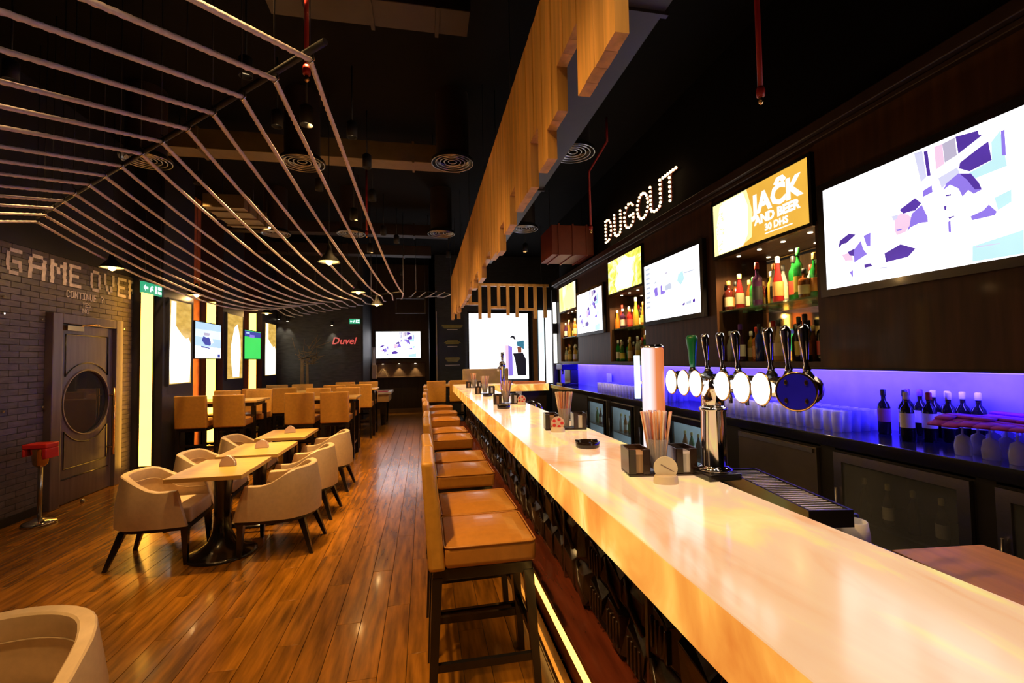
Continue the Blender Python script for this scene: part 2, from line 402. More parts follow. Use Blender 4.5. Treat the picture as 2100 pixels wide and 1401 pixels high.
for i, ch in enumerate('YES'):
    mb = MB(); glyph(mb, ch, ya+i*.05, ya+i*.05+.04, 2.425, 2.485, XL+.0, 1.25); mb.build('letter', LETTER, sg)
for i, ch in enumerate('NO'):
    mb = MB(); glyph(mb, ch, ya+i*.065, ya+i*.065+.05, 2.345, 2.405, XL+.0, 1.25); mb.build('letter', LETTER, sg)
# ================================================================== LEFT PILLARS, LIGHT BOXES, SCREENS
PILM = pm('blue_black_pillar', (.030, .030, .045), .4)
P_Y = [(7.79, 8.72), (9.90, 10.94), (12.10, 13.20)]
GBX = ramp_em('lightbox_amber', [(0, (.30, .16, .03)), (.5, (.75, .45, .08)), (1, (1, .75, .25))], 1.0, 2, (2, 2, 6), base=(.1, .1, .1))
GBW = em('lightbox_white', (1.0, .93, .76), 1.9)
ords = ['beside the round-window door', 'between the two wall screens', 'nearest the slate wall']
for k, (a, b) in enumerate(P_Y):
    p = struct(B(XL+.001, a, 0, -3.9, b, CEIL).build('wall_left', PILM))
    l = thing('led_strip', 'tall glowing warm LED strip on the side of the pillar '+ords[k], 'LED strip', (-4.10, a-.001, .16))
    B(-.085, -.022, 0, .075, -.008, 2.73).build('diffuser', LEDW, l)
    h = MB().box(-.105, -.02, -.02, -.085, 0, 2.75); h.box(.075, -.02, -.02, .095, 0, 2.75); h.box(-.105, -.02, -.02, .095, 0, 0); h.box(-.105, -.008, 0, .095, 0, 2.75); h.build('housing', BLKM, l)
    z0, z1 = 1.36, 2.68; ya, yb = a+.11, b-.14
    t = thing('light_box', 'tall amber light box with beer glass picture on pillar '+ords[k], 'light box', (-3.9, (ya+yb)/2, z0))
    hw = (yb-ya)/2; hh = z1-z0
    B(.002, -hw, 0, .03, hw, hh).build('amber_panel', GBX, t)
    g = MB()
    if k == 1: pts = [(-.25, .02), (.55, .02), (.75, .35), (.7, .62), (.3, .86), (-.1, .80), (-.55, .5), (-.45, .2)]
    else: pts = [(-.92, .01), (.9, .01), (.97, .3), (.95, .5), (.75, .57), (.5, .55), (.1, .60), (-.25, .66), (-.45, .7), (-.45, .99), (-.85, .99), (-.92, .6), (-1, .3)]
    g.prism([(.031, yy*hw*.97, zz*hh) for yy, zz in pts], (.003, 0, 0)); g.build('glass_picture', GBW, t)
    f = MB()
    for q in ((-hw-.025, -.025, -hw, hh+.025), (hw, -.025, hw+.025, hh+.025)): f.box(.0, q[0], q[1], .04, q[2], q[3])
    f.box(0, -hw, -.025, .04, hw, 0); f.box(0, -hw, hh, .04, hw, hh+.025); f.build('frame', PILM, t)
def textmesh(txt, size, mat, name, bold=0.0, shear=0, ext=.002):
    cu = bpy.data.curves.new('tmp', 'FONT'); cu.body = txt; cu.size = size; cu.offset = bold; cu.shear = shear; cu.extrude = ext; cu.resolution_u = 2
    ob = bpy.data.objects.new('tmp', cu); C.objects.link(ob); bpy.context.view_layer.update()
    me = bpy.data.meshes.new_from_object(ob.evaluated_get(bpy.context.evaluated_depsgraph_get()))
    bpy.data.objects.remove(ob); me.name = name; me.materials.clear(); me.materials.append(mat)
    return me
# picture shapes in screen fractions (u to the right, v up)
INK = em('screen_indigo', (.10, .04, .42), .9, var=.2); INKL = em('screen_violet', (.30, .20, .85), 1.0); CYAN = em('screen_cyan', (.60, .93, 1.0), 1.0); PINK = em('screen_pink', (1.0, .66, .88), 1.0); PALE = em('screen_pale_lilac', (.72, .72, .95), 1.0)
GREY = em('screen_lilac_grey', (.55, .50, .66), 1.0); SHTW = em('screen_bright_white', (1, 1, 1), 2.4)
SHOW = [(PALE, [(0.515, 0.991), (0.553, 0.982), (0.565, 0.76), (0.539, 0.731)]),
 (INK, [(0.558, 0.97), (0.575, 0.966), (0.583, 0.758), (0.568, 0.764)]),
 (PINK, [(0.604, 0.973), (0.638, 0.97), (0.642, 0.81), (0.606, 0.787)]),
 (GREY, [(0.638, 0.97), (0.689, 0.979), (0.693, 0.838), (0.643, 0.816)]),
 (INK, [(0.691, 0.982), (0.777, 0.957), (0.786, 0.909), (0.698, 0.844)]),
 (INK, [(0.697, 0.734), (0.704, 0.787), (0.808, 0.851), (0.816, 0.71), (0.736, 0.684)]),
 (CYAN, [(0.818, 0.838), (0.85, 0.895), (0.865, 0.632), (0.745, 0.617), (0.734, 0.675), (0.816, 0.708)]),
 (INKL, [(0.852, 0.888), (0.864, 0.888), (0.864, 0.706), (0.851, 0.717)]),
 (CYAN, [(0.731, 0.129), (0.905, 0.168), (0.901, 0.009), (0.727, 0.016)]),
 (CYAN, [(0.818, 0.438), (0.874, 0.462), (0.872, 0.377), (0.827, 0.343)]),
 (SHTW, [(0.538, 0.704), (0.698, 0.805), (0.788, 0.897), (0.853, 0.996), (0.928, 0.984), (0.927, 0.929), (0.865, 0.917), (0.812, 0.858), (0.697, 0.77), (0.617, 0.703), (0.544, 0.666)]),
 (SHTW, [(0.775, 0.949), (0.806, 0.948), (0.812, 0.994), (0.843, 0.991), (0.851, 0.929), (0.778, 0.921)]),
 (PALE, [(0.614, 0.716), (0.691, 0.748), (0.7, 0.7), (0.655, 0.655), (0.626, 0.625)]),
 (INKL, [(0.546, 0.658), (0.586, 0.678), (0.588, 0.621), (0.545, 0.608)]),
 (INKL, [(0.63, 0.606), (0.647, 0.655), (0.695, 0.697), (0.741, 0.666), (0.768, 0.579), (0.777, 0.523), (0.747, 0.509), (0.728, 0.549), (0.705, 0.514), (0.692, 0.583), (0.66, 0.634)]),
 (INK, [(0.7, 0.69), (0.741, 0.662), (0.768, 0.575), (0.776, 0.529), (0.752, 0.539), (0.725, 0.63)]),
 (INK, [(0.638, 0.566), (0.663, 0.561), (0.662, 0.549), (0.644, 0.553)]),
 (INK, [(0.631, 0.483), (0.642, 0.483), (0.639, 0.445), (0.632, 0.457)]),
 (INK, [(0.646, 0.388), (0.671, 0.39), (0.669, 0.382), (0.65, 0.373)]),
 (INKL, [(0.645, 0.356), (0.655, 0.361), (0.654, 0.27), (0.644, 0.277)]),
 (INKL, [(0.731, 0.351), (0.778, 0.371), (0.798, 0.401), (0.824, 0.335), (0.815, 0.314), (0.736, 0.319)]),
 (INK, [(0.435, 0.564), (0.478, 0.596), (0.511, 0.621), (0.538, 0.561), (0.508, 0.518), (0.475, 0.525), (0.455, 0.519)]),
 (INKL, [(0.492, 0.501), (0.539, 0.549), (0.562, 0.435), (0.562, 0.396), (0.524, 0.406), (0.485, 0.392), (0.465, 0.361), (0.481, 0.431)]),
 (PINK, [(0.408, 0.504), (0.443, 0.534), (0.475, 0.504), (0.488, 0.474), (0.48, 0.408), (0.459, 0.364), (0.417, 0.356), (0.408, 0.396)]),
 (PALE, [(0.395, 0.53), (0.429, 0.529), (0.422, 0.497), (0.404, 0.488)]),
 (INKL, [(0.415, 0.405), (0.445, 0.401), (0.438, 0.387), (0.418, 0.391)]),
 (INK, [(0.35, 0.227), (0.432, 0.273), (0.502, 0.208), (0.465, 0.153), (0.355, 0.147)]),
 (INK, [(0.087, 0.375), (0.099, 0.449), (0.158, 0.492), (0.198, 0.464), (0.142, 0.41), (0.112, 0.409)]),
 (INKL, [(0.178, 0.322), (0.225, 0.394), (0.238, 0.31), (0.258, 0.257), (0.182, 0.209)]),
 (PINK, [(0.108, 0.309), (0.168, 0.313), (0.175, 0.231), (0.128, 0.242)]),
 (INKL, [(0.242, 0.431), (0.282, 0.444), (0.278, 0.319), (0.258, 0.327)]),
 (INK, [(0.144, 0.322), (0.186, 0.338), (0.18, 0.269), (0.159, 0.283)]),
 (INK, [(0.238, 0.169), (0.273, 0.169), (0.284, 0.14), (0.241, 0.136)]),
 (INKL, [(0.151, 0.127), (0.172, 0.14), (0.17, 0.069)]),
 (PALE, [(0.325, 0.114), (0.361, 0.108), (0.36, 0.095), (0.324, 0.101)]),
 (PALE, [(0.745, 0.122), (0.828, 0.112), (0.827, 0.105), (0.745, 0.112)])]
LIST = em('screen_pale_grey', (.66, .72, .88), .95)
GRID = [(LIST, [(.03, .95-.085*i), (.12, .95-.085*i), (.12, .91-.085*i), (.03, .91-.085*i)]) for i in range(9)] + [
 (INKL, [(.20, .52), (.22, .56), (.27, .56), (.28, .42), (.22, .40)]), (LIST, [(.21, .66), (.26, .68), (.26, .64), (.21, .63)]), (INKL, [(.33, .56), (.36, .58), (.37, .48), (.42, .46), (.42, .42), (.33, .41)]), (LIST, [(.42, .54), (.50, .57), (.54, .55), (.54, .47), (.42, .46)]), (GREY, [(.43, .75), (.45, .77), (.47, .75), (.45, .73)]),
 (CYAN, [(.66, .66), (.74, .70), (.76, .56), (.70, .48), (.64, .56)]), (LIST, [(.76, .66), (.92, .66), (.92, .64), (.76, .64)]), (INK, [(.72, .18), (.76, .20), (.76, .16), (.72, .15)]), (LIST, [(.78, .20), (.86, .21), (.86, .16), (.78, .16)]), (INK, [(.88, .21), (.92, .22), (.92, .17), (.88, .17)])]
SKY2 = em('screen_ice_blue', (.50, .72, .95), 1.1); GRN = em('screen_pitch_green', (.05, .75, .12), 1.1); NAVY = em('screen_navy', (.03, .06, .42), .9)
ICE = [(SHTW, [(0, .0), (1, .0), (1, .30), (0, .34)]), (SCRB, [(0, .6), (1, .55), (1, .8), (0, .8)]), (NAVY, [(.24, .50), (.30, .62), (.42, .58), (.50, .60), (.62, .46), (.55, .36), (.36, .38)]), (SHTW, [(.55, .56), (.64, .58), (.68, .46), (.60, .40)]), (GREY, [(.30, .72), (.55, .72), (.52, .64), (.33, .64)]), (NAVY, [(.22, .34), (.55, .30), (.55, .27), (.22, .30)]), (NAVY, [(.86, .12), (.97, .12), (.97, .02), (.86, .02)])]
PITCH_P = [(GRN, [(0, 0), (1, 0), (1, .76), (0, .76)]), (NAVY, [(0, .78), (1, .78), (1, .98), (0, .98)]), (SKY2, [(.1, .88), (.3, .88), (.3, .94), (.1, .94)]), (INKL, [(.3, .76), (.6, .76), (.6, .86), (.3, .86)])]
def screen(name, label, origin, ux, wd, ht, base, shapes, bez=.028, depth=.05, group=None, tilt=0):
    """origin: lower left corner of the lit area; ux: unit vector to the right as seen; the screen faces ux x z"""
    ux = Vector(ux); nz = Vector((0, 0, 1)); nn = ux.cross(nz)
    t = thing(name, label, 'screen', (0, 0, 0), 0, group)
    t.location = origin
    def P(u, v, k): return ux*(u*wd) + nz*(v*ht) + nn*k
    def slab(u0, v0, u1, v1, k0, k1):
        q = MB(); lo = [P(u0, v0, k0), P(u1, v0, k0), P(u1, v1, k0), P(u0, v1, k0)]; q.prism(lo, nn*(k1-k0)); return q
    bu, bv = bez/wd, bez/ht
    slab(-bu, -bv, 1+bu, 1+bv, -depth, -.006).build('casing', BLK, t, .004, 1)
    fr = MB()
    for a in ((-bu, -bv, 0, 1+bv), (1, -bv, 1+bu, 1+bv), (0, -bv, 1, 0), (0, 1, 1, 1+bv)):
        fr.prism([P(a[0], a[1], -.006), P(a[2], a[1], -.006), P(a[2], a[3], -.006), P(a[0], a[3], -.006)], nn*.008)
    fr.build('bezel', BLK, t)
    slab(0, 0, 1, 1, -.006, -.001).build('display', base, t)
    mats = []; pic = MB()
    for i, (m, pts) in enumerate(shapes):
        if m not in mats: mats.append(m)
        pic.poly([P(min(max(u, 0), 1), min(max(v, 0), 1), -.0007+.00012*i) for u, v in pts], mats.index(m))
    if shapes: pic.build('picture', mats, t, fix=False)
    return t
for k, (a, b, bs, sh, lb) in enumerate([(8.76, 9.78, SKY2, ICE, 'flat screen showing pale ice hockey picture between the left pillars'), (10.97, 11.98, GRN, PITCH_P, 'flat screen showing a green football pitch between the left pillars')]):
    t = screen('wall_screen', lb, (-3.89, a, 1.775), (0, 1, 0), b-a, .64, bs, sh, .015)
    ar = MB().box(-.43, (b-a)/2-.04, .26, -.05, (b-a)/2+.04, .38); ar.build('wall_bracket', BLKM, t)
for k, (a, b) in enumerate([(8.74, 9.4), (10.95, 11.6)]):
    z0 = .35
    pr = MB(); pts = [(0, 0), (.75, 0), (.62, .35), (.50, .6), (.55, .95), (.35, 1.25), (.30, 1.42), (.0, 1.42)]
    pr.prism([(XL+.001, a+u, z0+v) for u, v in pts], (.002, 0, 0))
    tag(pr.build('wall_print', pm('mauve_print', (.40, .18, .26), .6, var=.4, scale=4)), 'mauve bottle silhouette printed on the terracotta recess under the %s screen' % ('ice hockey' if k == 0 else 'football'), 'wall print')
# exit sign
GRNS = em('exit_green', (.02, .42, .20), 1.0); WHTS = em('exit_white', (.75, 1.0, .92), 1.3)
def exit_sign(loc, wd, ht, label, ux=(0, 1, 0), full=True):
    t = thing('exit_sign', label, 'exit sign', loc); ux = Vector(ux); nn = ux.cross(Vector((0, 0, 1)))
    def P(u, v, k): return ux*(u*wd)+Vector((0, 0, v*ht))+nn*k
    MB().prism([P(0, 0, -.03), P(1, 0, -.03), P(1, 1, -.03), P(0, 1, -.03)], nn*.03).build('lit_face', GRNS, t)
    MB().prism([P(-.02, 1, -.035), P(1.02, 1, -.035), P(1.02, 1.18, -.035), P(-.02, 1.18, -.035)], nn*.04).build('housing', STEEL, t)
    g = MB()
    for pts in ([(.05, .5), (.16, .82), (.16, .62), (.28, .62), (.28, .38), (.16, .38), (.16, .18)], [(.36, .2), (.42, .2), (.45, .45), (.52, .3), (.56, .36), (.47, .62), (.55, .7), (.45, .8), (.38, .58)], [(.62, .15), (.72, .15), (.72, .85), (.62, .85)], [(.76, .55), (.96, .55), (.96, .85), (.76, .85)], [(.76, .15), (.96, .15), (.96, .42), (.76, .42)]):
        g.poly([P(u, v, .001) for u, v in pts])
    g.build('pictogram', WHTS, t, fix=False)
    return t
e = exit_sign((-3.92, 7.30, 2.70), .5, .16, 'green hanging exit sign with white arrow and running figure beside the pillar')
MB().tube([(0, .06, .18), (0, .06, 2.0)], .006, 5).tube([(0, .44, .18), (0, .44, 2.0)], .006, 5).build('hanger_rod', BLKM, e)
e = exit_sign((-2.05, 13.36, 2.74), .28, .13, 'small green exit sign on the slate wall beside the dark corner', (1, 0, 0))
# ash bin
p = onz(80, 1075, 0)
t = thing('ashtray_stand', 'chrome pedestal ashtray stand with red holder against the brick veneer wall', 'ashtray stand', (p.x, p.y, 0))
MB().lathe([(.14, 0), (.145, .012), (.13, .03), (.06, .05), (.03, .07)], 20).build('base', CHROME, t)
MB().lathe([(.02, .06), (.02, .62)], 12).build('pole', STEEL, t)
MB().lathe([(.03, .60), (.06, .63), (.082, .79), (.082, .798), (.074, .79), (.05, .65)], 16).build('bowl', GOLDM, t)
h = MB().box(-.11, -.09, .80, .11, .09, .85); h.box(.07, -.09, .69, .11, .09, .80); h.box(-.11, -.09, .72, -.085, .09, .80); h.build('red_holder', REDS, t, .01)
# ================================================================== FAR END
t = screen('wall_screen', 'flat screen with people in white on the brown far wall above the lit niche', (-1.56, 15.53, 1.775), (1, 0, 0), 1.44, .875, SCRW, SHOW, .05)
n = thing('wall_niche', 'long lit display niche with ledge under the far wall screen', 'niche', (-1.6, 15.55, 1.13))
B(0, -.22, 0, 1.62, 0, .03).build('ledge', pm('niche_oak', (.20, .11, .05), .5), n); B(0, -.22, .46, 1.62, 0, .50).build('canopy', WOODD, n)
B(0, -.02, .03, 1.62, 0, .46).build('back_panel', pm('niche_back', (.12, .07, .035), .5), n)
for i in range(3):
    x = .27+.52*i
    MB().lathe([(.03, -.012), (.03, 0)], 10, c=(x, -.11, .458)).build('downlight', LENS, n)
    s_ = spot('niche_lamp', (x, -.11, .44), (x, -.10, 0), 9, 70, .5, (1, .72, .36), .015); s_.parent = n
tr = thing('ball_rack', 'pale triangular pool ball rack standing on the far niche ledge', 'ball rack', (-1.33, 15.42, 1.16))
tri = MB()
pts = [(-.16, 0, 0), (.16, 0, 0), (0, 0, .28)]
for i in range(3): a, b = Vector(pts[i]), Vector(pts[(i+1) % 3]); tri.prism([a+Vector((0, -.03, 0)), b+Vector((0, -.03, 0)), b*.78+Vector((0, -.03, .02)), a*.78+Vector((0, -.03, .02))], (0, .06, 0))
tri.build('frame', pm('pale_wood', (.75, .58, .34), .5), tr)
q = thing('cue_rack', 'pale wall rack holding upright pool cues beside the far screen', 'cue rack', (-1.66, 15.3, 0))
B(0, -.1, 1.12, .14, .1, 1.55).build('rack_box', pm('rack_beige', (.62, .48, .36), .6), q); B(.02, -.09, 1.55, .12, .09, 1.62).build('rack_collar', PAPER, q)
for i in range(4): MB().lathe([(.013, 0), (.008, .55)], 6, c=(.03+.028*i, -.05+.03*i, 1.58)).build('cue', pm('cue_ash', (.72, .66, .62), .5), q)
# script sign
sg = tag(link('script_sign', textmesh('Duvel', .27, em('script_red', (.85, .10, .08), .75), 'script_sign', .004, .25, .01)), 'red script lettering sign mounted on the slate wall', 'sign')
sg.location = (-2.53, 13.385, 2.17); sg.rotation_euler = (math.pi/2, 0, 0)
for i, (px, py) in enumerate([(572, 655), (590, 659), (681, 668)]):
    p = ony(px, py, 13.3); t = thing('wall_spotlight', 'small white spotlight washing down the slate wall, '+['at the pillar corner', 'second from the pillar corner', 'above the red script sign'][i], 'spotlight', (p.x, 13.28, p.z))
    MB().lathe([(.03, 0), (.045, .10), (.03, .12)], 10).build('can', BLKM, t); MB().lathe([(.028, -.004), (.028, .002)], 10).build('lens', LENS, t)
    B(-.012, 0, .08, .012, .12, .11).build('bracket', BLKM, t)
    s_ = spot('wash_lamp', (0, 0, -.01), (0, .12, -1), 9, 55, .6, (1, .93, .70), .02); s_.parent = t
# chalk mural tree on slate wall (thin painted strokes)
mu = MB()
base = Vector((-3.45, 13.394, .6))
def stroke(a, b, w0, w1):
    dx = (b-a); nrm = Vector((dx.z, 0, -dx.x)).normalized(); mu.poly([a-nrm*w0, a+nrm*w0, b+nrm*w1, b-nrm*w1])
rnd = random.Random(3)
stroke(Vector((-3.30, 13.394, .6)), Vector((-3.30, 13.394, 1.72)), .05, .035); stroke(Vector((-3.15, 13.394, .6)), Vector((-3.17, 13.394, 1.7)), .04, .03)
for i in range(46):
    a = Vector((-3.25+rnd.uniform(-.25, .35), 13.3935, 1.6+rnd.uniform(0, .5))); stroke(a, a+Vector((rnd.uniform(-.35, .5), 0, rnd.uniform(-.1, .35))), .009, .003)
tag(mu.build('wall_mural', pm('ochre_chalk', (.22, .13, .05), .8)), 'faint ochre chalk mural of a bare tree on the slate wall', 'mural')
# menu board
t = thing('menu_board', 'tall dark menu board with small yellow and white lines beside projection screen', 'menu board', (.42, 13.99, 1.35))
B(0, -.03, 0, .80, 0, 1.65).build('board', pm('chalkboard_blue', (.020, .028, .040), .6), t); B(-.06, -.05, -.3, -.03, 0, 1.8).build('edge_trim', STEEL, t)
tx = MB()
for zc, ws, m in [(1.38, (.62, .66, .58, .5), 0), (1.245, (.32,), 1), (.90, (.34, .44, .50, .40), 0), (.73, (.3,), 1), (.38, (.42, .46, .40, .36, .3), 0), (.16, (.44,), 1)]:
    for i, wd in enumerate(ws): tx.box(.43-wd/2, -.033, zc-.03*i, .43+wd/2, -.0305, zc-.03*i+.016, m)
tx.build('chalk_lines', [pm('chalk_yellow', (.55, .50, .10), .8), pm('chalk_white', (.8, .8, .85), .8)], t)
# projection screen with picture of a player
ps = thing('projection_screen', 'large bright white projection screen with a small player figure on the end wall', 'projection screen', (1.36, 13.97, 1.05))
B(0, -.02, 0, 1.86, 0, 2.05).build('screen_sheet', SCRW, ps)
f = MB(); f.box(-.05, -.03, -.05, 0, 0, 2.1); f.box(1.86, -.03, -.05, 1.95, 0, 2.1); f.box(-.05, -.03, 2.05, 1.95, 0, 2.12); f.build('screen_border', BLKM, ps)
pic = MB()
TEAL = em('screen_teal', (.04, .22, .34), .9); BROWN = em('screen_brown', (.30, .08, .04), .9); DK = em('screen_black', (.01, .012, .03), .5)
for m, pts in [(2, [(1.26, 1.28), (1.34, 1.36), (1.42, 1.33), (1.46, 1.22), (1.40, 1.24), (1.36, 1.29)]), (0, [(1.48, 1.16), (1.72, 1.20), (1.72, .9), (1.6, 1.0), (1.5, 1.02)]), (1, [(1.50, 1.0), (1.64, 1.0), (1.64, .82), (1.52, .82)]), (2, [(1.36, .80), (1.68, .82), (1.78, .6), (1.78, .1), (1.50, .1), (1.42, .62)]), (3, [(1.22, 1.05), (1.34, 1.0), (1.36, .1), (1.22, .1)]), (4, [(1.12, 1.05), (1.22, 1.05), (1.22, .1), (1.14, .1)])]:
    pic.poly([(u, -.0215, v) for u, v in pts], m)
pic.build('player_picture', [TEAL, BROWN, DK, INKL, PINK], ps, fix=False)
win = struct(bpy.data.objects.new('window_1', None)); C.objects.link(win); win.location = (3.38, 13.96, .9)
B(.0, -.03, 0, .13, .02, 2.35).build('window_post', pm('orange_post', (.62, .34, .12), .5), win)
B(.18, -.01, 0, .36, .02, 2.3).build('pane', em('day_pane', (.75, .92, .98), 1.4, var=.15), win); B(.40, -.01, 0, .62, .02, 2.3).build('pane', em('day_pane2', (.95, .97, 1.0), 1.8), win)
B(.36, -.03, 0, .40, .02, 2.3).build('mullion', BLKM, win); B(.62, -.05, 0, .72, .02, 2.4).build('window_frame', BLK, win)
# pool table
t = thing('pool_table', 'pool table with red felt and tan cabinet before the slate wall', 'pool table', (-1.92, 12.85, 0))
B(-1.0, -.48, .60, 1.0, .48, .80).build('cabinet', pm('pool_tan', (.55, .33, .12), .5), t, .02)
r_ = MB(); r_.box(-1.06, -.54, .80, 1.06, -.44, .86); r_.box(-1.06, .44, .80, 1.06, .54, .86); r_.box(-1.06, -.44, .80, -.96, .44, .86); r_.box(.96, -.44, .80, 1.06, .44, .86); r_.build('rail', pm('rail_white', (.7, .6, .5), .4), t, .01)
B(-.96, -.44, .79, .96, .44, .835).build('felt', FELT, t)
for sx in (-1, 1):
    for sy in (-1, 1): MB().hexa([(sx*.85-.06, sy*.36-.06, 0), (sx*.85+.06, sy*.36-.06, 0), (sx*.85+.06, sy*.36+.06, 0), (sx*.85-.06, sy*.36+.06, 0)], [(sx*.85-.09, sy*.36-.09, .6), (sx*.85+.09, sy*.36-.09, .6), (sx*.85+.09, sy*.36+.09, .6), (sx*.85-.09, sy*.36+.09, .6)]).build('leg', BLK, t)
# ================================================================== RIGHT SIDE: BACK BAR
NY = [(3.07, 4.40), (5.97, 7.27), (8.86, 10.12)]       # shelf niches
BAYS = [(.4, 3.07), (4.40, 5.97), (7.27, 8.86), (10.12, 10.32)]
for a, b in BAYS: struct(B(XB, a, 1.54, XR, b, 3.38).build('wall_right', WOODD))
struct(B(3.42, .4, 1.0, XR, 10.32, 1.56).build('wall_right', SPLASH))
struct(B(XR, .4, 0, XR+.14, 10.32, 3.5).build('wall_right', WALLD))
struct(B(XR-.3, 10.32, 0, XR+.14, 10.42, 3.38).build('wall_right', pm('pale_blue_end_wall', (.34, .38, .52), .5)))
tr_ = MB(); tr_.box(3.0, .4, 3.38, XR, 10.42, 3.47); tr_.box(3.05, .4, 3.34, XR, 10.42, 3.38); struct(tr_.build('trim_1', pm('cornice', (.035, .020, .018), .35), None, .008))
struct(B(3.17, .4, 3.47, XR, 10.32, CEIL).build('wall_right', CEILM))
struct(B(3.08, .4, 1.53, XB+.32, 10.32, 1.545).build('trim_2', BLKM))
# blue LED under the cabinets
t = thing('led_strip', 'blue LED strip hidden under the wall cabinets washing the backsplash', 'LED strip', (3.33, .5, 1.515))
B(0, 0, 0, .02, 9.7, .012).build('diffuser', LEDB, t)
for i in range(5):
    la = bpy.data.lights.new('blue_wash', 'AREA'); la.shape = 'RECTANGLE'; la.size = .05; la.size_y = 1.9; la.energy = 34; la.color = (.06, .035, 1.0)
    o = bpy.data.objects.new('blue_wash', la); C.objects.link(o); o.parent = t; o.location = (-.06, 1.0+1.95*i, -.006); o.rotation_euler = (0, math.radians(-28), 0)
# light panels over the niches and the shelf units
AMB = ramp_em('panel_amber', [(0, (1, .95, .72)), (.38, (1, .86, .45)), (.55, (.92, .60, .10)), (1, (.78, .42, .05))], 1.15, 1, (1, 1, 1), 'noise')
def panel_mat(name, stops, st, scale, stretch, dist): return ramp_em(name, stops, st, scale, stretch, 'noise', base=(.1, .1, .1), dist=dist)
P_MATS = [em('panel_gold', (.95, .50, .06), 1.0, var=.10), panel_mat('panel_lime', [(.3, (.55, .62, .02)), (.48, (.92, .85, .15)), (.6, (1, 1, .7)), (.8, (.75, .60, .05))], 1.2, 1.6, (1, 1.6, 2.2), 2.5), panel_mat('panel_honey', [(.3, (.90, .60, .08)), (.5, (1, .85, .35)), (.65, (1, .95, .7))], 1.4, 2.2, (1, 3, .8), .5)]
PW_ = em('panel_white', (1, .95, .80), 1.9); PL_ = em('panel_letter_white', (1, .96, .84), 1.3); PY_ = em('panel_pale_yellow', (1, .84, .36), 1.4)
plabel = ['wide amber light panel with white promotional lettering above shelves beside largest screen', 'lime yellow light panel with white glow above the middle bottle shelves', 'honey yellow light panel above the bottle shelves at the far end']
def frac_poly(mb, pts, W_, H_, m=0, k=-.0405): mb.poly([(k, W_/2-u*W_, v*H_) for u, v in pts], m)
for k, (a, b) in enumerate(NY):
    W_ = b-a-.10; H_ = .545; zc = 2.715
    t = thing('backlit_sign', plabel[k], 'light panel', (XB+.02, (a+b)/2, zc))
    B(-.04, -W_/2, 0, 0, W_/2, H_).build('lit_face', P_MATS[k], t)
    f = MB()
    for q in ((-W_/2-.03, -.03, -W_/2, H_+.03), (W_/2, -.03, W_/2+.03, H_+.03), (-W_/2, -.03, W_/2, 0), (-W_/2, H_, W_/2, H_+.03)): f.box(-.045, q[0], q[1], 0, q[2], q[3])
    f.build('frame', BLK, t)
    g = MB()
    if k == 0:
        frac_poly(g, [(.0, .0), (.30, .0), (.46, .12), (.48, .55), (.42, 1), (.0, 1)], W_, H_, 1); frac_poly(g, [(.06, .02), (.36, .02), (.42, .2), (.43, .7), (.38, .98), (.10, .98), (.03, .5)], W_, H_, 0, -.041)
        for i in range(70):
            u, v = random.uniform(.0, .13), random.uniform(.05, .97); s_ = .009
            frac_poly(g, [(u-s_, v-2*s_), (u+s_, v-s_), (u+s_, v+2*s_), (u-s_, v+s_)], W_, H_, 1, -.0413)
        g.build('beer_glow', [PW_, PY_], t, fix=False)
        for txt, size, u0, v0, bold in (('JACK', .245, .485, .50, .011), ('AND BEER', .112, .50, .30, .006), ('30 DHS', .085, .60, .14, .004)):
            me = textmesh(txt, size, PL_, 'panel_lettering', bold, 0, .001); o = link('panel_lettering', me, t)
            o.rotation_euler = (math.pi/2, 0, -math.pi/2); o.location = (-.042, W_/2-u0*W_, v0*H_)
        g = MB(); frac_poly(g, [(.70, .84), (.73, .80), (.76, .86), (.79, .80), (.82, .85), (.79, .93), (.73, .93)], W_, H_, 0, -.0415); frac_poly(g, [(.6, .10), (.86, .10), (.86, .08), (.6, .08)], W_, H_, 0, -.0415); g.build('emblem', PL_, t, fix=False)
    elif k == 1:
        frac_poly(g, [(.30, .05), (.72, .02), (.80, .35), (.72, .55), (.85, .80), (.66, .85), (.55, .98), (.42, .86), (.28, .75), (.34, .5), (.2, .25)], W_, H_, 0); g.build('white_glow', PW_, t, fix=False)
    else:
        frac_poly(g, [(.35, .1), (.8, .08), (.9, .4), (.8, .85), (.5, .8), (.3, .5)], W_, H_, 0); g.build('white_glow', PY_, t, fix=False)
    # shelf unit
    u = thing('shelf_unit', ['bottle shelf unit with mirror back under the amber lettered panel', 'bottle shelf unit with mirror back under the lime yellow panel', 'bottle shelf unit with mirror back under the honey yellow panel'][k], 'shelf unit', (XB, a, 1.54))
    L_ = b-a; top = 2.69-1.54
    c_ = MB(); c_.box(0, 0, 0, .32, L_, .05); c_.box(.005, 0, top, .32, L_, top+.03); c_.box(0, 0, .05, .32, .025, top); c_.box(0, L_-.025, .05, .32, L_, top); c_.build('carcass', WOODD, u)
    h = MB(); h.box(.021, 0, top+.03, .36, L_, 1.84); h.build('header', WOODD, u)
    B(.318, .025, .05, .324, L_-.025, top).build('mirror_back', MIRROR, u)
    B(.03, .025, .575, .315, L_-.025, .59).build('glass_shelf', glass('green_shelf_glass', (.25, .42, .25), .45), u)
    for i in range(4):
        y = L_*(.16+.225*i)
        MB().lathe([(.02, -.006), (.02, 0)], 10, c=(.14, y, top)).build('downlight', LENS, u)
    for i in range(2):
        s_ = spot('shelf_lamp', (.05, L_*(.27+.46*i), top-.01), (.22, L_*(.27+.46*i), 0), 42, 130, .5, (1, .68, .32), .03); s_.parent = u
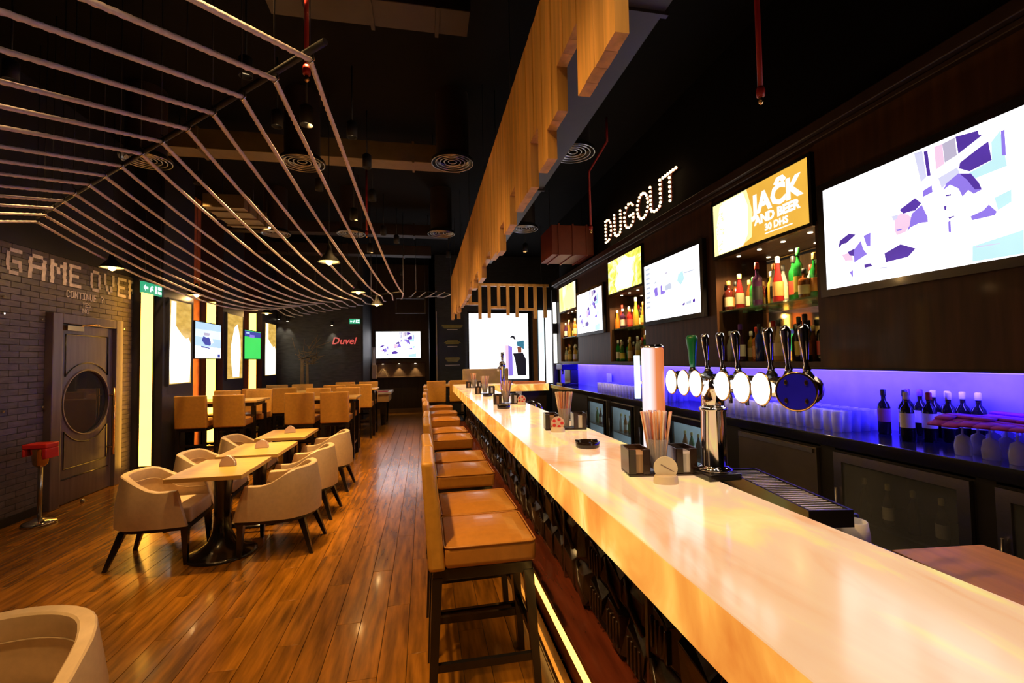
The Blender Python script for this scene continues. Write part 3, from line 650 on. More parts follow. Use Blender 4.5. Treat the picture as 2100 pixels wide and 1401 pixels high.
# near-right, middle and far screens over the bar
for a, lb in ((2.965, 'largest flat screen with people in white beside the amber lettered panel'), (8.75, 'flat screen with people in white between the lime and honey light panels'), (5.885, 'flat screen with white programme grid between the amber and lime light panels')):
    screen('wall_screen', lb, (XB-.055, a-.01, 2.145), (0, -1, 0), 1.30, .77, SCRW, GRID if a == 5.885 else SHOW, .055, .055)
# marquee letters
DOTS = {'D': [(0, i/6) for i in range(7)]+[(.25, 1), (.5, .96), (.72, .80), (.8, .6), (.8, .4), (.72, .20), (.5, .04), (.25, 0)],
        'U': [(0, 1-i/6) for i in range(6)]+[(.08, .05), (.28, -.02), (.5, -.02), (.72, .05)]+[(.8, 1-i/6) for i in range(6)],
        'G': [(.78, .84), (.62, .97), (.40, 1.0), (.18, .93), (.04, .75), (0, .55), (0, .38), (.06, .2), (.2, .06), (.4, 0), (.6, .03), (.76, .14), (.82, .30), (.82, .46), (.64, .46), (.48, .46)],
        'O': [(.44+.44*math.cos(t), .5+.5*math.sin(t)) for t in [2*math.pi*i/18 for i in range(18)]],
        'T': [(.16*i, 1) for i in range(6)]+[(.4, 1-.167*i) for i in range(1, 7)]}
bulb_me = MB().lathe([(.003, -.0185), (.014, -.013), (.0185, 0), (.014, .013), (.003, .0185)], 8).mesh('bulb', BULB)
yl = [7.33, 6.96, 6.58, 6.14, 5.74, 5.40]; wl_ = [.24, .25, .32, .31, .28, .34]
for i, ch in enumerate('DUGOUT'):
    t = thing('marquee_letter', 'marquee letter %s outlined in warm bulbs, %s letter of the row above the cornice' % (ch, ['first', 'second', 'third', 'fourth', 'fifth', 'last'][i]), 'marquee letter', (3.13, yl[i], 3.645))
    xs = [q[0] for q in DOTS[ch]]
    for j, (u_, v_) in enumerate(DOTS[ch]): link('bulb', bulb_me, t, (-.03, -(u_/.85)*wl_[i], v_*.36))
    pl = MB()
    for (u0, v0), (u1, v1) in zip(DOTS[ch], DOTS[ch][1:]):
        pa = Vector((0, -(u0/.85)*wl_[i], v0*.36)); pb = Vector((0, -(u1/.85)*wl_[i], v1*.36))
        if (pa-pb).length < .15: pl.tube([pa, pb], .014, 6)
    if ch == 'T': pl.tube([(0, -(.4/.85)*wl_[i], .36), (0, -(.4/.85)*wl_[i], .3)], .014, 6)
    pl.build('channel', pm('dark_red_channel', (.10, .015, .010), .5), t)
# ------------------------------------------------------------------ back counter with coolers
tag(B(2.79, .5, 1.0, 3.415, 9.95, 1.08).build('counter_top', BTOP, None, .006), 'long black granite back counter lit blue along the wall behind bar', 'counter')
struct(B(2.86, .5, 0, 3.415, 9.95, .079).build('baseboard_right', BLKM))
units = [(6.84, 7.64, 'lit', 'glass-door bottle cooler lit cold white, furthest along under the back counter'), (5.86, 6.66, 'lit', 'glass-door bottle cooler lit cold white, third along from the steel door'), (5.0, 5.66, 'lit', 'glass-door bottle cooler lit cold white, second along from the steel door'), (4.2, 4.92, 'lit', 'glass-door bottle cooler lit cold white next to the steel-door cabinet'), (2.86, 3.72, 'steel', 'undercounter cabinet with plain grey steel door'), (1.91, 2.74, 'dark', 'unlit glass-door cooler with dark bottles behind beer taps'), (.95, 1.82, 'dark', 'unlit glass-door cooler below the folded magenta cloth')]
prev = 9.95
for a, b, kd, lb in units+[(.5, .5, '', '')]:
    struct(B(2.83, b+.001, .08, 3.415, prev-.001, .999).build('wall_right', BLKM)); prev = a
CLN = ['lit cooler farthest from the steel door', 'lit cooler third from the steel door', 'lit cooler second from the steel door', 'lit cooler next to the steel door', '', 'unlit cooler behind the beer taps', 'unlit cooler below the magenta cloth']
COLD = em('cooler_light', (.75, .95, 1.0), 1.6)
cool_b = [('green', (.03, .20, .05)), ('amber', (.32, .12, .02)), ('clear', (.55, .65, .65)), ('blue', (.05, .12, .45)), ('dark', (.02, .015, .02))]
def bottle_mesh(kind, H_, R_):
    """body profile of a bottle, neck top at H_"""
    if kind == 'wine': p = [(R_*.9, 0), (R_, .008), (R_, H_*.60), (R_*.85, H_*.68), (R_*.40, H_*.76), (R_*.36, H_*.80), (R_*.36, H_*.97), (R_*.42, H_*.975), (R_*.40, H_)]
    elif kind == 'square': p = [(R_*.95, 0), (R_, .008), (R_, H_*.58), (R_*.9, H_*.66), (R_*.36, H_*.72), (R_*.34, H_*.96), (R_*.40, H_*.965), (R_*.38, H_)]
    elif kind == 'bell': p = [(R_*.95, 0), (R_, .02), (R_*.97, H_*.30), (R_*.80, H_*.50), (R_*.52, H_*.66), (R_*.36, H_*.80), (R_*.36, H_*.97), (R_*.40, H_)]
    else: p = [(R_*.85, 0), (R_, .01), (R_, H_*.52), (R_*.75, H_*.64), (R_*.36, H_*.80), (R_*.33, H_*.97), (R_*.38, H_)]
    return p
BM = {}
def bmat(c, clear=False):
    k = (tuple(round(x, 2) for x in c), clear)
    if k not in BM: BM[k] = glass('bottle_glass_%d' % len(BM), c, .55 if clear else .88, .06)
    return BM[k]
CM = {}
def cmat(c):
    k = tuple(round(x, 2) for x in c)
    if k not in CM: CM[k] = pm('bottle_detail_%d' % len(CM), c, .4)
    return CM[k]
BMESH = {}
def bottle(loc, kind, H_, R_, col, cap, lab, label, group=None, clear=False, lz=(.14, .45), name='bottle'):
    key = (kind, round(H_, 3), round(R_, 3), tuple(col), tuple(cap), tuple(lab) if lab else None, clear, lz)
    if key not in BMESH:
        p = bottle_mesh(kind, H_, R_); n = 4 if kind == 'square' and False else 12
        body = MB().lathe(p, n).mesh('glass_body', bmat(col, clear))
        cp = MB().lathe([(R_*.44, H_*.86), (R_*.46, H_*.87), (R_*.46, H_*1.0), (R_*.30, H_*1.015)], 10).mesh('cap', cmat(cap))
        lb = None
        if lab: lb = MB().lathe([(R_*1.015, H_*lz[0]), (R_*1.015, H_*lz[1])], 12, cap=False).mesh('paper_label', cmat(lab))
        BMESH[key] = (body, cp, lb)
    t_ = thing(name, label, 'bottle', loc, 0, group)
    body, cp, lb = BMESH[key]
    link('glass_body', body, t_); link('cap', cp, t_)
    if lb: link('paper_label', lb, t_)
    return t_
for i, (a, b, kd, lb) in enumerate(units):
    u = thing('bottle_cooler' if kd != 'steel' else 'steel_cabinet', lb, 'cooler' if kd != 'steel' else 'cabinet', (2.83, a, .08))
    L_ = b-a; Hh = .90
    c_ = MB(); c_.box(.0, 0, 0, .58, .02, Hh); c_.box(0, L_-.02, 0, .58, L_, Hh); c_.box(0, .02, 0, .58, L_-.02, .03); c_.box(0, .02, Hh-.03, .58, L_-.02, Hh); c_.box(.56, .02, .03, .58, L_-.02, Hh-.03)
    c_.build('cabinet_body', BLKM if kd != 'lit' else pm('cooler_liner', (.55, .62, .66), .5), u)
    if kd == 'steel':
        dd = B(-.03, .01, .03, 0, L_-.01, Hh-.01).build('door', pm('grey_steel_door', (.16, .14, .12), .4, .6), u, .004); B(-.045, .03, Hh-.05, -.03, L_-.03, Hh-.02).build('grip_edge', STEEL, dd); continue
    f = MB()
    for q in ((.01, .03, .07, Hh-.01), (L_-.07, .03, L_-.01, Hh-.01), (.07, .03, L_-.07, .10), (.07, Hh-.07, L_-.07, Hh-.01)): f.box(-.03, q[0], q[1], 0, q[2], q[3])
    dd = f.build('door', STEEL if kd == 'dark' else BLK, u); B(-.018, .07, .10, -.012, L_-.07, Hh-.07).build('pane', glass('cooler_pane', (.5, .55, .6), .14, .04), dd)
    MB().tube([(-.05, L_-.04, .35), (-.05, L_-.04, .65)], .008, 6).build('handle', STEEL, dd)
    sh = MB().box(.03, .02, .44, .55, L_-.02, .455); sh.build('wire_shelf', STEEL, u)
    if kd == 'lit':
        MB().box(.10, .03, Hh-.045, .16, L_-.03, Hh-.03).build('cooler_lamp', COLD, u); B(.545, .03, .04, .558, L_-.03, Hh-.04).build('lit_back', em('cooler_back_glow', (.66, .88, .95), 2.2), u)
    for lev in (.03, .455):
        for j in range(5):
            cn, cc = cool_b[(i*2+j+(1 if lev > .1 else 0)) % 5] if kd == 'lit' else cool_b[4]
            wh = 'top' if lev > .1 else 'bottom'
            lab_ = lb.split(',')[0] if kd != 'lit' else lb
            bottle((2.83+.12, a+.10+(L_-.2)*j/4, .08+lev), 'beer', .26, .032, cc, (.6, .5, .2), (.75, .72, .6) if j % 2 else None, '%s beer bottle on the %s shelf of the %s' % (cn, wh, CLN[i]), 'beer bottles in the '+CLN[i])
# ------------------------------------------------------------------ bottles on the three shelf units
DR, BR, RD, GN, PU, CLR, BK, OR, CR_, BL_, YL = (.10, .015, .01), (.16, .05, .012), (.40, .02, .02), (.02, .30, .05), (.05, .015, .05), (.55, .60, .52), (.010, .009, .009), (.50, .16, .02), (.72, .52, .26), (.02, .05, .32), (.62, .40, .05)
GDC, BKC, WHC, RDC, SVC, PUC, ORC = (.7, .5, .15), (.02, .02, .02), (.8, .78, .72), (.5, .03, .02), (.6, .6, .62), (.2, .08, .5), (.75, .25, .04)
CN = {DR: 'dark red', BR: 'brown', RD: 'red', GN: 'green', PU: 'dark purple', CLR: 'clear glass', BK: 'black', OR: 'orange brown', CR_: 'cream', BL_: 'blue', YL: 'golden'}
CPN = {GDC: 'gold', BKC: 'black', WHC: 'white', RDC: 'red', SVC: 'silver', PUC: 'purple', ORC: 'orange'}
LBN = {(.72, .60, .35): 'tan', (.8, .78, .7): 'white', (.6, .08, .05): 'red', (.75, .35, .10): 'orange', (.72, .62, .1): 'yellow', (.02, .02, .02): 'black'}
TL, WL2, RL, OL, YLL, KL = LBN.keys()
SH = [[(1485, 'sq', .30, DR, GDC, TL), (1504, 'wine', .29, BR, BKC, OL), (1523, 'bell', .34, RD, GDC, TL), (1541, 'wine', .29, GN, GN, None), (1560, 'sq', .40, PU, RDC, KL), (1584, 'tall', .36, CLR, ORC, KL), (1603, 'bell', .40, RD, WHC, OL), (1623, 'wine', .38, GN, BKC, RL), (1646, 'wine', .42, GN, GN, YLL), (1667, 'tall', .36, GN, GDC, OL), (1657, 'sq', .24, BR, BKC, TL)],
      [(1482, 'tall', .30, CLR, SVC, None), (1502, 'sq', .31, BL_, SVC, WL2), (1521, 'bell', .36, PU, PUC, WL2), (1544, 'sq', .32, OR, RDC, OL), (1560, 'wine', .34, BL_, BKC, None), (1578, 'bell', .36, CR_, RDC, YLL), (1600, 'bell', .36, CR_, BKC, TL), (1630, 'wine', .37, BK, BKC, YLL), (1655, 'bell', .38, BK, BKC, OL), (1678, 'sq', .36, BK, BKC, RL)],
      [(1262, 'bell', .30, OR, WHC, None), (1272, 'tall', .38, RD, RDC, TL), (1280, 'sq', .30, PU, SVC, WL2), (1287, 'wine', .32, RD, WHC, None), (1294, 'sq', .27, RD, GDC, RL), (1301, 'tall', .28, RD, RDC, WL2), (1307, 'bell', .42, YL, SVC, None), (1315, 'bell', .34, OR, ORC, YLL)],
      [(1258, 'wine', .33, GN, WHC, WL2), (1267, 'wine', .34, CR_, WHC, None), (1277, 'bell', .30, GN, SVC, YLL), (1284, 'sq', .33, GN, WHC, None), (1293, 'tall', .36, YL, GDC, TL), (1302, 'sq', .34, YL, ORC, None), (1309, 'wine', .36, CLR, SVC, YLL), (1317, 'bell', .37, GN, GDC, TL)],
      [(1157, 'tall', .32, PU, SVC, WL2), (1163, 'sq', .33, PU, PUC, None), (1169, 'bell', .36, YL, GDC, None), (1175, 'tall', .34, OR, RDC, OL), (1181, 'sq', .36, OR, GDC, TL)],
      [(1157, 'tall', .30, CLR, GDC, TL), (1163, 'bell', .36, YL, RDC, None), (1169, 'sq', .34, YL, GDC, YLL), (1175, 'wine', .35, CR_, WHC, TL), (1180, 'bell', .33, YL, WHC, WL2)]]
SHN = ['%s shelf below the %s sign' % (b_, a_) for a_ in ('amber', 'lime', 'honey') for b_ in ('upper', 'lower')]
for k, row in enumerate(SH):
    zb = 2.13 if k % 2 == 0 else 1.59
    for j, (px, kd, H_, col, cap, lab) in enumerate(row):
        p = onx(px, 620, 3.24)
        kd = {'sq': 'square', 'tall': 'tall', 'bell': 'bell', 'wine': 'wine'}[kd]
        sh_ = {'square': 'square', 'tall': 'slim', 'bell': 'flared', 'wine': 'straight'}[kd]
        lb = '%s %s bottle, %s cap, %s, %s' % (CN[col], sh_, CPN.get(cap, 'green'), ('%s label' % LBN[lab]) if lab else 'no label', SHN[k])
        bottle((3.21+.06*(j % 2), min(max(p.y, NY[k//2][0]+.07), NY[k//2][1]-.08), zb+.001), kd, H_*1.06, .046 if kd in ('square', 'bell') else .039, col, cap, lab, lb, 'bottles on the '+SHN[k], clear=col in (CLR, YL, GN, CR_))
rq = random.Random(21)
for k in range(6):
    zb = 2.13 if k % 2 == 0 else 1.59; a, b = NY[k//2]; n = 7
    for j in range(n):
        col = rq.choice([DR, BR, GN, CLR, BK, OR, YL, RD] if k % 2 == 0 else [CLR, BR, BK, YL, CR_, GN]); cap = rq.choice([GDC, BKC, WHC, RDC, SVC]); lab = rq.choice([TL, WL2, YLL, None])
        bottle((3.365, a+.12+(b-a-.24)*(j+.5)/n, zb+.001), rq.choice(('wine', 'tall')), rq.choice((.31, .34, .37)), .036, col, cap, lab, '%s bottle, %s cap, %s, back row, %s' % (CN[col], CPN[cap], ('%s label' % LBN[lab]) if lab else 'no label', SHN[k]), 'back row bottles on the '+SHN[k], clear=col in (CLR, YL, GN, CR_))
# ------------------------------------------------------------------ glasses on the back counter
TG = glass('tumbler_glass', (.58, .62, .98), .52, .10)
tum = MB().lathe([(.030, 0), (.036, .15), (.034, .15), (.028, .008)], 10, cap=False).mesh('tumbler', TG)
wgl = MB().lathe([(.036, 0), (.040, .05), (.030, .10), (.006, .115), (.005, .175), (.034, .182), (.034, .186)], 10, cap=False).mesh('wine_glass', TG)
n_ = 0
for i in range(17):
    for j in range(5):
        tag(link('tumbler', tum, None, (2.96+.082*j+.012*(i % 2), 2.84+.083*i, 1.081)), 'clear glass tumbler in the blue-lit rows between wine bottles and taps', 'glass', 'tumblers near the wine bottles')
for i in range(22):
    for j in range(3):
        tag(link('tumbler', tum, None, (2.98+.11*j, 5.3+.105*i, 1.081)), 'clear glass tumbler in the blue-lit rows at the far end of back counter', 'glass', 'tumblers at the far end of the back counter')
for i in range(12):
    tag(link('wine_glass', wgl, None, (3.33, 5.4+.115*i, 1.081)), 'clear stemmed glass upturned behind the far tumblers on the back counter', 'glass', 'upturned stemmed glasses behind the far tumblers')
for i in range(7):
    for j in range(4):
        tag(link('wine_glass', wgl, None, (2.92+.11*j+.01*(i % 2), 1.30+.12*i, 1.081)), 'clear stemmed glass upturned under the folded magenta cloth', 'glass', 'upturned glasses under the cloth')
cl = MB(); NX, NYc = 10, 14
def cz_(u, v): return 1.275 + .006*math.sin(u*9+v*5) - (.10*max(0, (.18-u)/.18)**1.2)*max(.25, (.6-v)/.6)
vs = [[(2.84+.52*u/(NX-1), 1.16+.98*v/(NYc-1), cz_(u/(NX-1), v/(NYc-1))) for u in range(NX)] for v in range(NYc)]
for v in range(NYc-1):
    for u in range(NX-1):
        cl.quad(vs[v][u], vs[v][u+1], vs[v+1][u+1], vs[v+1][u], 0, True)
o = cl.build('glass_cloth', CLOTH); mo = o.modifiers.new('thick', 'SOLIDIFY'); mo.thickness = .012; mo.offset = 1
tag(o, 'folded magenta cloth spread over upturned glasses on the back counter', 'cloth')
DKW = (.012, .010, .015)
ORDN = 'first second third fourth fifth sixth seventh eighth ninth tenth eleventh twelfth thirteenth fourteenth fifteenth'.split()
for i, (x, y, lab, cap, nm_) in enumerate([(3.20, 2.69, (.35, .12, .30), BKC, 'mauve lettering label'), (3.27, 2.60, WL2, BKC, 'white label and black cap, behind the mauve-labelled bottle'), (3.07, 2.43, (.80, .80, .72), WHC, 'large ivory label at the counter front'), (3.17, 2.37, (.82, .78, .76), RDC, 'large white label and red foil'), (3.27, 2.33, (.78, .80, .80), WHC, 'white label and white foil beside the red-foil bottle')]):
    bottle((x, y, 1.081), 'wine', .31, .038, DKW, cap, lab, 'dark wine bottle with %s' % nm_, 'wine bottles on the back counter', lz=(.28, .58), name='wine_bottle')
for i in range(6):
    bottle((3.37, 2.66-.085*i, 1.081), 'wine', .31, .038, DKW, WHC if i > 1 else PUC, WL2, 'dark wine bottle with %s foil in back row, %s from the tumblers' % ('white' if i > 1 else 'purple', ORDN[i]), 'wine bottles in the back row', lz=(.28, .55), name='wine_bottle')
# square card and small dark machine at far end of the back counter
tag(B(3.38, 7.9, 1.15, 3.39, 8.12, 1.36).build('notice_card', pm('pale_card', (.55, .70, .75), .6), None), 'small pale square card standing against the far backsplash', 'card')
t = thing('coffee_machine', 'small black drinks machine with blue head at the counter end', 'drinks machine', (2.98, 9.35, 1.08))
B(-.16, -.2, 0, .2, .2, .06).build('base', BLK, t, .01); B(.02, -.2, .06, .2, .2, .34).build('body', BLK, t, .01); B(-.16, -.2, .34, .2, .2, .46).build('head', BLUEM, t, .015); MB().lathe([(.02, .24), (.025, .34)], 10, c=(-.08, 0, 0)).build('spout', CHROME, t)  # head coloured deep blue
# LED column at the end of the shelves
t = thing('led_column', 'slim lit white column at the end of the back bar', 'LED column', (3.02, 10.45, 0))
B(0, 0, 0, .10, .1, 3.3).build('post', BLKM, t); B(.01, -.02, 1.55, .09, 0, 2.25).build('lower_diffuser', em('white_led', (1, .95, .85), 2.2), t); B(.01, -.02, 2.5, .09, 0, 3.0).build('upper_diffuser', MATS['white_led'], t)
# ================================================================== BAR COUNTER
bar = thing('bar_counter', 'long bar counter with glowing backlit onyx top and dark carved front', 'bar counter', (0, 0, 0))
FX, BX, BT, BB = .635, 1.27, 1.10, .945
def slab(x0, y0, x1, y1):
    q = MB().box(x0, y0, BB, x1, y1, BT)
    me = q.mesh('onyx_slab', [ONYX_T, ONYX_F, BLKM], .006, 2)
    for p in me.polygons: p.material_index = 0 if p.normal.z > .5 else (2 if p.normal.z < -.5 else 1)
    return link('onyx_slab', me, bar)
ys = [-1.2, .35, 2.35, 4.35, 6.35, 8.35, 9.93]
for a, b in zip(ys, ys[1:]): slab(FX, a+.0005, BX, b-.0005)
slab(FX, 9.93, 2.75, 10.58)
bd = MB(); bd.box(.90, -1.2, 0, 1.22, 10.5, BB); bd.box(.90, 9.98, 0, 2.7, 10.5, BB); bd.build('bar_body', pm('bar_body_brown', (.030, .016, .008), .45), bar)
st_ = MB(); st_.box(.735, -1.2, 0, .90, 10.5, .235); st_.build('foot_step', pm('mahogany_step', (.16, .035, .012), .25, var=.3, scale=3, stretch=(8, 1, 8)), bar)
B(.70, -1.2, .235, .90, 10.5, .262).build('step_tread', pm('mahogany_tread', (.14, .030, .012), .22, var=.3, scale=3, stretch=(8, 1, 8), coat=.3), bar, .004)
B(.705, -1.2, .160, .735, 10.5, .234).build('plinth_led', LEDP, bar)
B(.885, -1.2, .262, .905, 10.5, .272).build('edge_trim', GOLDM, bar)
B(.655, -1.2, 0, .675, 10.5, .02).build('floor_trim', pm('brass_floor_trim', (.75, .45, .16), .3, .6), bar)
CARV = pm('carved_dark_timber', (.038, .019, .008), .32, var=.4, scale=12, bump=.5, coat=.2, rnd=.3)
rnd = random.Random(11); kinds = []
for k in range(9):
    w_, h_ = .205, .19; j = lambda: rnd.uniform(-.035, .035)
    q = MB()
    lo = [(0, -w_/2, -h_/2), (0, w_/2, -h_/2), (0, w_/2, h_/2), (0, -w_/2, h_/2)]
    hi = [(-.035-rnd.uniform(0, .02), y*.75+j(), z*.75+j()) for _, y, z in lo]
    q.hexa(lo, hi)
    if k % 3 == 0:
        for i in range(4): q.box(-.055, -.07+.036*i, -.06, -.03, -.055+.036*i, .06)
    if k % 3 == 1: q.tube([(-.035, -.08, -.08), (-.055, 0, 0), (-.035, .08, .08)], .014, 6)
    kinds.append(q.mesh('carved_block', CARV, .004, 1))
y = -.6
while y < 9.8:
    for r in range(3): 
        if len(bar.children) < 290: link('carved_block', kinds[rnd.randrange(9)], bar, (.90, y, .39+.205*r))
    y += .222
for i in range(10): 
    B(.862, -.49+1.11*i-.012, .27, .90, -.49+1.11*i+.012, .945).build('upright_strip', STEEL, bar)
# ================================================================== BAR STOOLS
def make_stool(label):
    t = thing('bar_stool', label, 'bar stool')
    s_ = MB().box(-.19, -.222, .672, .252, .222, .775).build('seat', TAN, t, .025, 3)
    top = MB(); n = 8
    g = [[(-.18+.42*i/n, -.205+.41*j/n, .774+.030*(1-abs(2*i/n-1)**2.5)*(1-abs(2*j/n-1)**2.5)) for j in range(n+1)] for i in range(n+1)]
    for i in range(n):
        for j in range(n): top.quad(g[i][j], g[i+1][j], g[i+1][j+1], g[i][j+1], 0, True)
    top.build('cushion_top', TAN, s_)
    r = .012; pts = []
    for cx, cy, a0 in ((.225, .195, 0), (-.165, .195, 90), (-.165, -.195, 180), (.225, -.195, 270)):
        for a in (0, 45, 90): pts.append((cx+.027*math.cos(math.radians(a0+a)), cy+.027*math.sin(math.radians(a0+a)), .772))
    MB().tube(pts, .0045, 5, closed=True).build('piping', TAN, s_)
    b_ = MB().hexa([(-.265, -.225, .665), (-.185, -.225, .665), (-.185, .225, .665), (-.265, .225, .665)], [(-.295, -.225, 1.175), (-.235, -.225, 1.175), (-.235, .225, 1.175), (-.295, .225, 1.175)]).build('backrest', TANB, t, .02, 3)
    B(-.245, -.205, .615, .235, .205, .672).build('seat_frame', BLK, t, .004, 1)
    for sx, bx, tx in ((-1, -.255, -.225), (1, .255, .215)):
        for sy in (-1, 1):
            h0, h1 = .017, .024; by, ty = sy*.205, sy*.185
            MB().hexa([(bx-h0, by-h0, 0), (bx+h0, by-h0, 0), (bx+h0, by+h0, 0), (bx-h0, by+h0, 0)], [(tx-h1, ty-h1, .63), (tx+h1, ty-h1, .63), (tx+h1, ty+h1, .63), (tx-h1, ty+h1, .63)]).build('leg', BLK, t)
    for z_, sy in ((.20, -1), (.20, 1)): B(-.24, sy*.198-.011, z_, .24, sy*.198+.011, z_+.035).build('stretcher', BLK, t)
    B(.225, -.195, .28, .247, .195, .315).build('stretcher', BLK, t); B(-.247, -.195, .38, -.225, .195, .415).build('stretcher', BLK, t)
    return t
SL = ['%s along from the open end' % q for q in ('first', 'second', 'third', 'fourth', 'fifth', 'sixth', 'seventh', 'eighth', 'ninth')]
SY = [2.41, 2.87, 3.75, 4.25, 5.32, 5.88, 7.0, 7.9, 8.9]
stool0 = make_stool('tan leather bar stool at the onyx bar, '+SL[0]); stool0.location = (.275, SY[0], 0); stool0['group'] = 'bar stools along the onyx bar'
for y, l in zip(SY[1:], SL[1:]): dup(stool0, (.275+random.uniform(-.015, .02), y, 0), random.uniform(-.03, .03), 'tan leather bar stool at the onyx bar, '+l)
# high tables and their stools
HT = [(-3.30, 8.60, 'by the terracotta recess'), (-1.72, 8.60, 'behind the low tables'), (-3.0, 10.45, 'near the middle pillar'), (-1.62, 11.0, 'before the pool table'), (.55, 11.75, 'past the bar corner')]
def make_hightable(label):
    t = thing('high_table', label, 'high table')
    B(-.56, -.33, 1.015, .56, .33, 1.05).build('table_top', WOODL, t, .004); B(-.50, -.27, .95, .50, .27, 1.015).build('apron', BLK, t)
    for sx in (-1, 1):
        for sy in (-1, 1): B(sx*.49-.03, sy*.26-.03, 0, sx*.49+.03, sy*.26+.03, .96).build('leg', BLK, t)
    for sx in (-1, 1): B(sx*.49-.015, -.24, .22, sx*.49+.015, .24, .26).build('foot_rail', BLK, t)
    return t
ht0 = None
nph = None
def make_napkin(label, loc):
    t = thing('napkin_holder', label, 'napkin holder', loc)
    for sy in (-1, 1):
        pts = [(-.065, sy*.018, .004), (.065, sy*.018, .004)]+[(.065*math.cos(a), sy*.018, .012+.075*math.sin(a)) for a in [math.pi*i/12 for i in range(13)]]
        MB().prism(pts, (0, .002, 0)).build('side_plate', pm('pale_pink_enamel', (.78, .62, .62), .4), t)
    B(-.065, -.02, 0, .065, .02, .005).build('base', STEEL, t)
    pts = [(-.055, -.015, .005), (.055, -.015, .005), (.055, -.015, .03), (.012, -.015, .092), (-.012, -.015, .092), (-.055, -.015, .03)]
    MB().prism(pts, (0, .03, 0)).build('napkins', PAPER, t)
    return t
for i, (x, y, w_) in enumerate(HT):
    lb = 'beech-topped black high table '+w_
    if ht0 is None: ht0 = make_hightable(lb); ht0.location = (x, y, 0); ht0['group'] = 'high tables'
    else: dup(ht0, (x, y, 0), 0, lb)
    sides = [(-1, -.27), (-1, .27), (1, -.27), (1, .27)]
    for sy, dx in sides:
        if i == 4 and sy > 0: continue
        face = 'back to low tables' if sy < 0 else 'facing low tables'
        dup(stool0, (x+dx, y+sy*.42, 0), -sy*math.pi/2, 'tan high stool, %s, %s end of high table %s' % (face, 'bar' if dx > 0 else 'wall', w_), 'high stools around the high tables')
    if nph is None: nph = make_napkin('half-round napkin holder on the high table '+w_, (x+.1, y, 1.05)); nph['group'] = 'napkin holders'
    else: dup(nph, (x+.1, y, 1.05), 0, 'half-round napkin holder on the high table '+w_)
# ================================================================== LOW TABLES AND TUB CHAIRS
def make_table(label):
    t = thing('low_table', label, 'table')
    B(-.285, -.37, .715, .285, .37, .75).build('table_top', WOODL, t, .003)
    B(-.12, -.12, .70, .12, .12, .715).build('mounting_plate', BLK, t)
    MB().lathe([(.27, 0), (.275, .012), (.25, .028), (.18, .055), (.11, .11), (.075, .20), (.062, .32), (.065, .50), (.085, .66), (.105, .70)], 24).build('pedestal', BLK, t)
    return t
def make_tub(label):
    t = thing('tub_chair', label, 'armchair')
    path = [(.27, -.275)]
    for i in range(1, 6): path.append((.27-.36*i/5, -.275-.012*math.sin(math.pi*i/5)))
    for i in range(1, 16): a = -math.pi/2 - math.pi*i/16; path.append((-.09+.215*math.cos(a), .275*math.sin(a)))
    for i in range(0, 6): path.append((-.09+.36*i/5, .275+.012*math.sin(math.pi*i/5)))
    n = len(path); rings = []
    for i, (x, y) in enumerate(path):
        a, b = path[max(i-1, 0)], path[min(i+1, n-1)]; tx, ty = b[0]-a[0], b[1]-a[1]; l = math.hypot(tx, ty); nx, ny = ty/l, -tx/l   # outward
        s_ = max(0, min(1, (.05-x)/.29)); hz = .618+.122*(s_*s_*(3-2*s_)); f_ = .018+.022*s_
        fr_ = -.085 if (i in (0, n-1)) else (-.05 if i in (1, n-2) else 0)
        prof = [(0, .325), (f_*.45, .42), (f_*.85, hz-.100), (f_*.85+.007, hz-.096), (f_+.010, hz-.05), (f_+.011, hz-.010), (f_+.004, hz-.002), (f_-.036, hz), (f_-.043, hz-.006), (-.040, .50), (-.042, .33)]
        rings.append([(x+nx*o+fr_*(z_-.325)/.29, y+ny*o, z_) for o, z_ in prof])
    sh = MB()
    for idx in ((0, 1, 2), (2, 3), (3, 4, 5), (5, 6), (6, 7), (7, 8), (8, 9, 10), (10, 0)):
        base = len(sh.v); m_ = len(idx)
        for r in rings: sh.v += [r[q] for q in idx]
        for i in range(n-1):
            for q in range(m_-1):
                a = base+i*m_+q; sh.f.append((a, a+m_, a+m_+1, a+1)); sh.m.append(0); sh.sm.append(True)
    for i in (0, n-1): sh.poly(rings[i] if i else rings[i][::-1])
    me = sh.mesh('shell', CREAM, 0, 2, False)
    s_ = link('shell', me, t)
    MB().tube([(r[3][0], r[3][1], r[3][2]-.004) for r in rings], .0035, 5).build('seam', CREAM, s_)
    cu = MB(); out = [(.262, -.215)]+[(.262, .215)]
    pts = [(.272, -.222), (.272, .222), (-.09, .222)]+[(-.09+.165*math.cos(a), .222*math.sin(a)) for a in [math.pi/2+math.pi*i/10 for i in range(1, 10)]]+[(-.09, -.222)]
    cu.prism([(x, y, .33) for x, y in pts], (0, 0, .125)); cu.build('seat_cushion', CREAM, t, .02, 3)
    fr = MB(); pts2 = [(x*1.0, y*1.0) for x, y in path]; fr.prism([(x, y, .292) for x, y in pts2], (0, 0, .036)); fr.build('seat_frame', BLK, t)
    for sx, bx, tx in ((-1, -.335, -.235), (1, .245, .235)):
        for sy in (-1, 1):
            ty = sy*(.235 if sx > 0 else .17); by = sy*(.245 if sx > 0 else .225); h0, h1 = .014, .026
            MB().hexa([(bx-h0, by-h0, 0), (bx+h0, by-h0, 0), (bx+h0, by+h0, 0), (bx-h0, by+h0, 0)], [(tx-h1, ty-h1, .295), (tx+h1, ty-h1, .295), (tx+h1, ty+h1, .295), (tx-h1, ty+h1, .295)]).build('leg', BLK, t)
    return t
TY = [4.47, 5.33, 6.38]; tw = ['farthest from the high tables', 'in the middle of the row', 'next to the high tables']
tb0 = tub0 = None
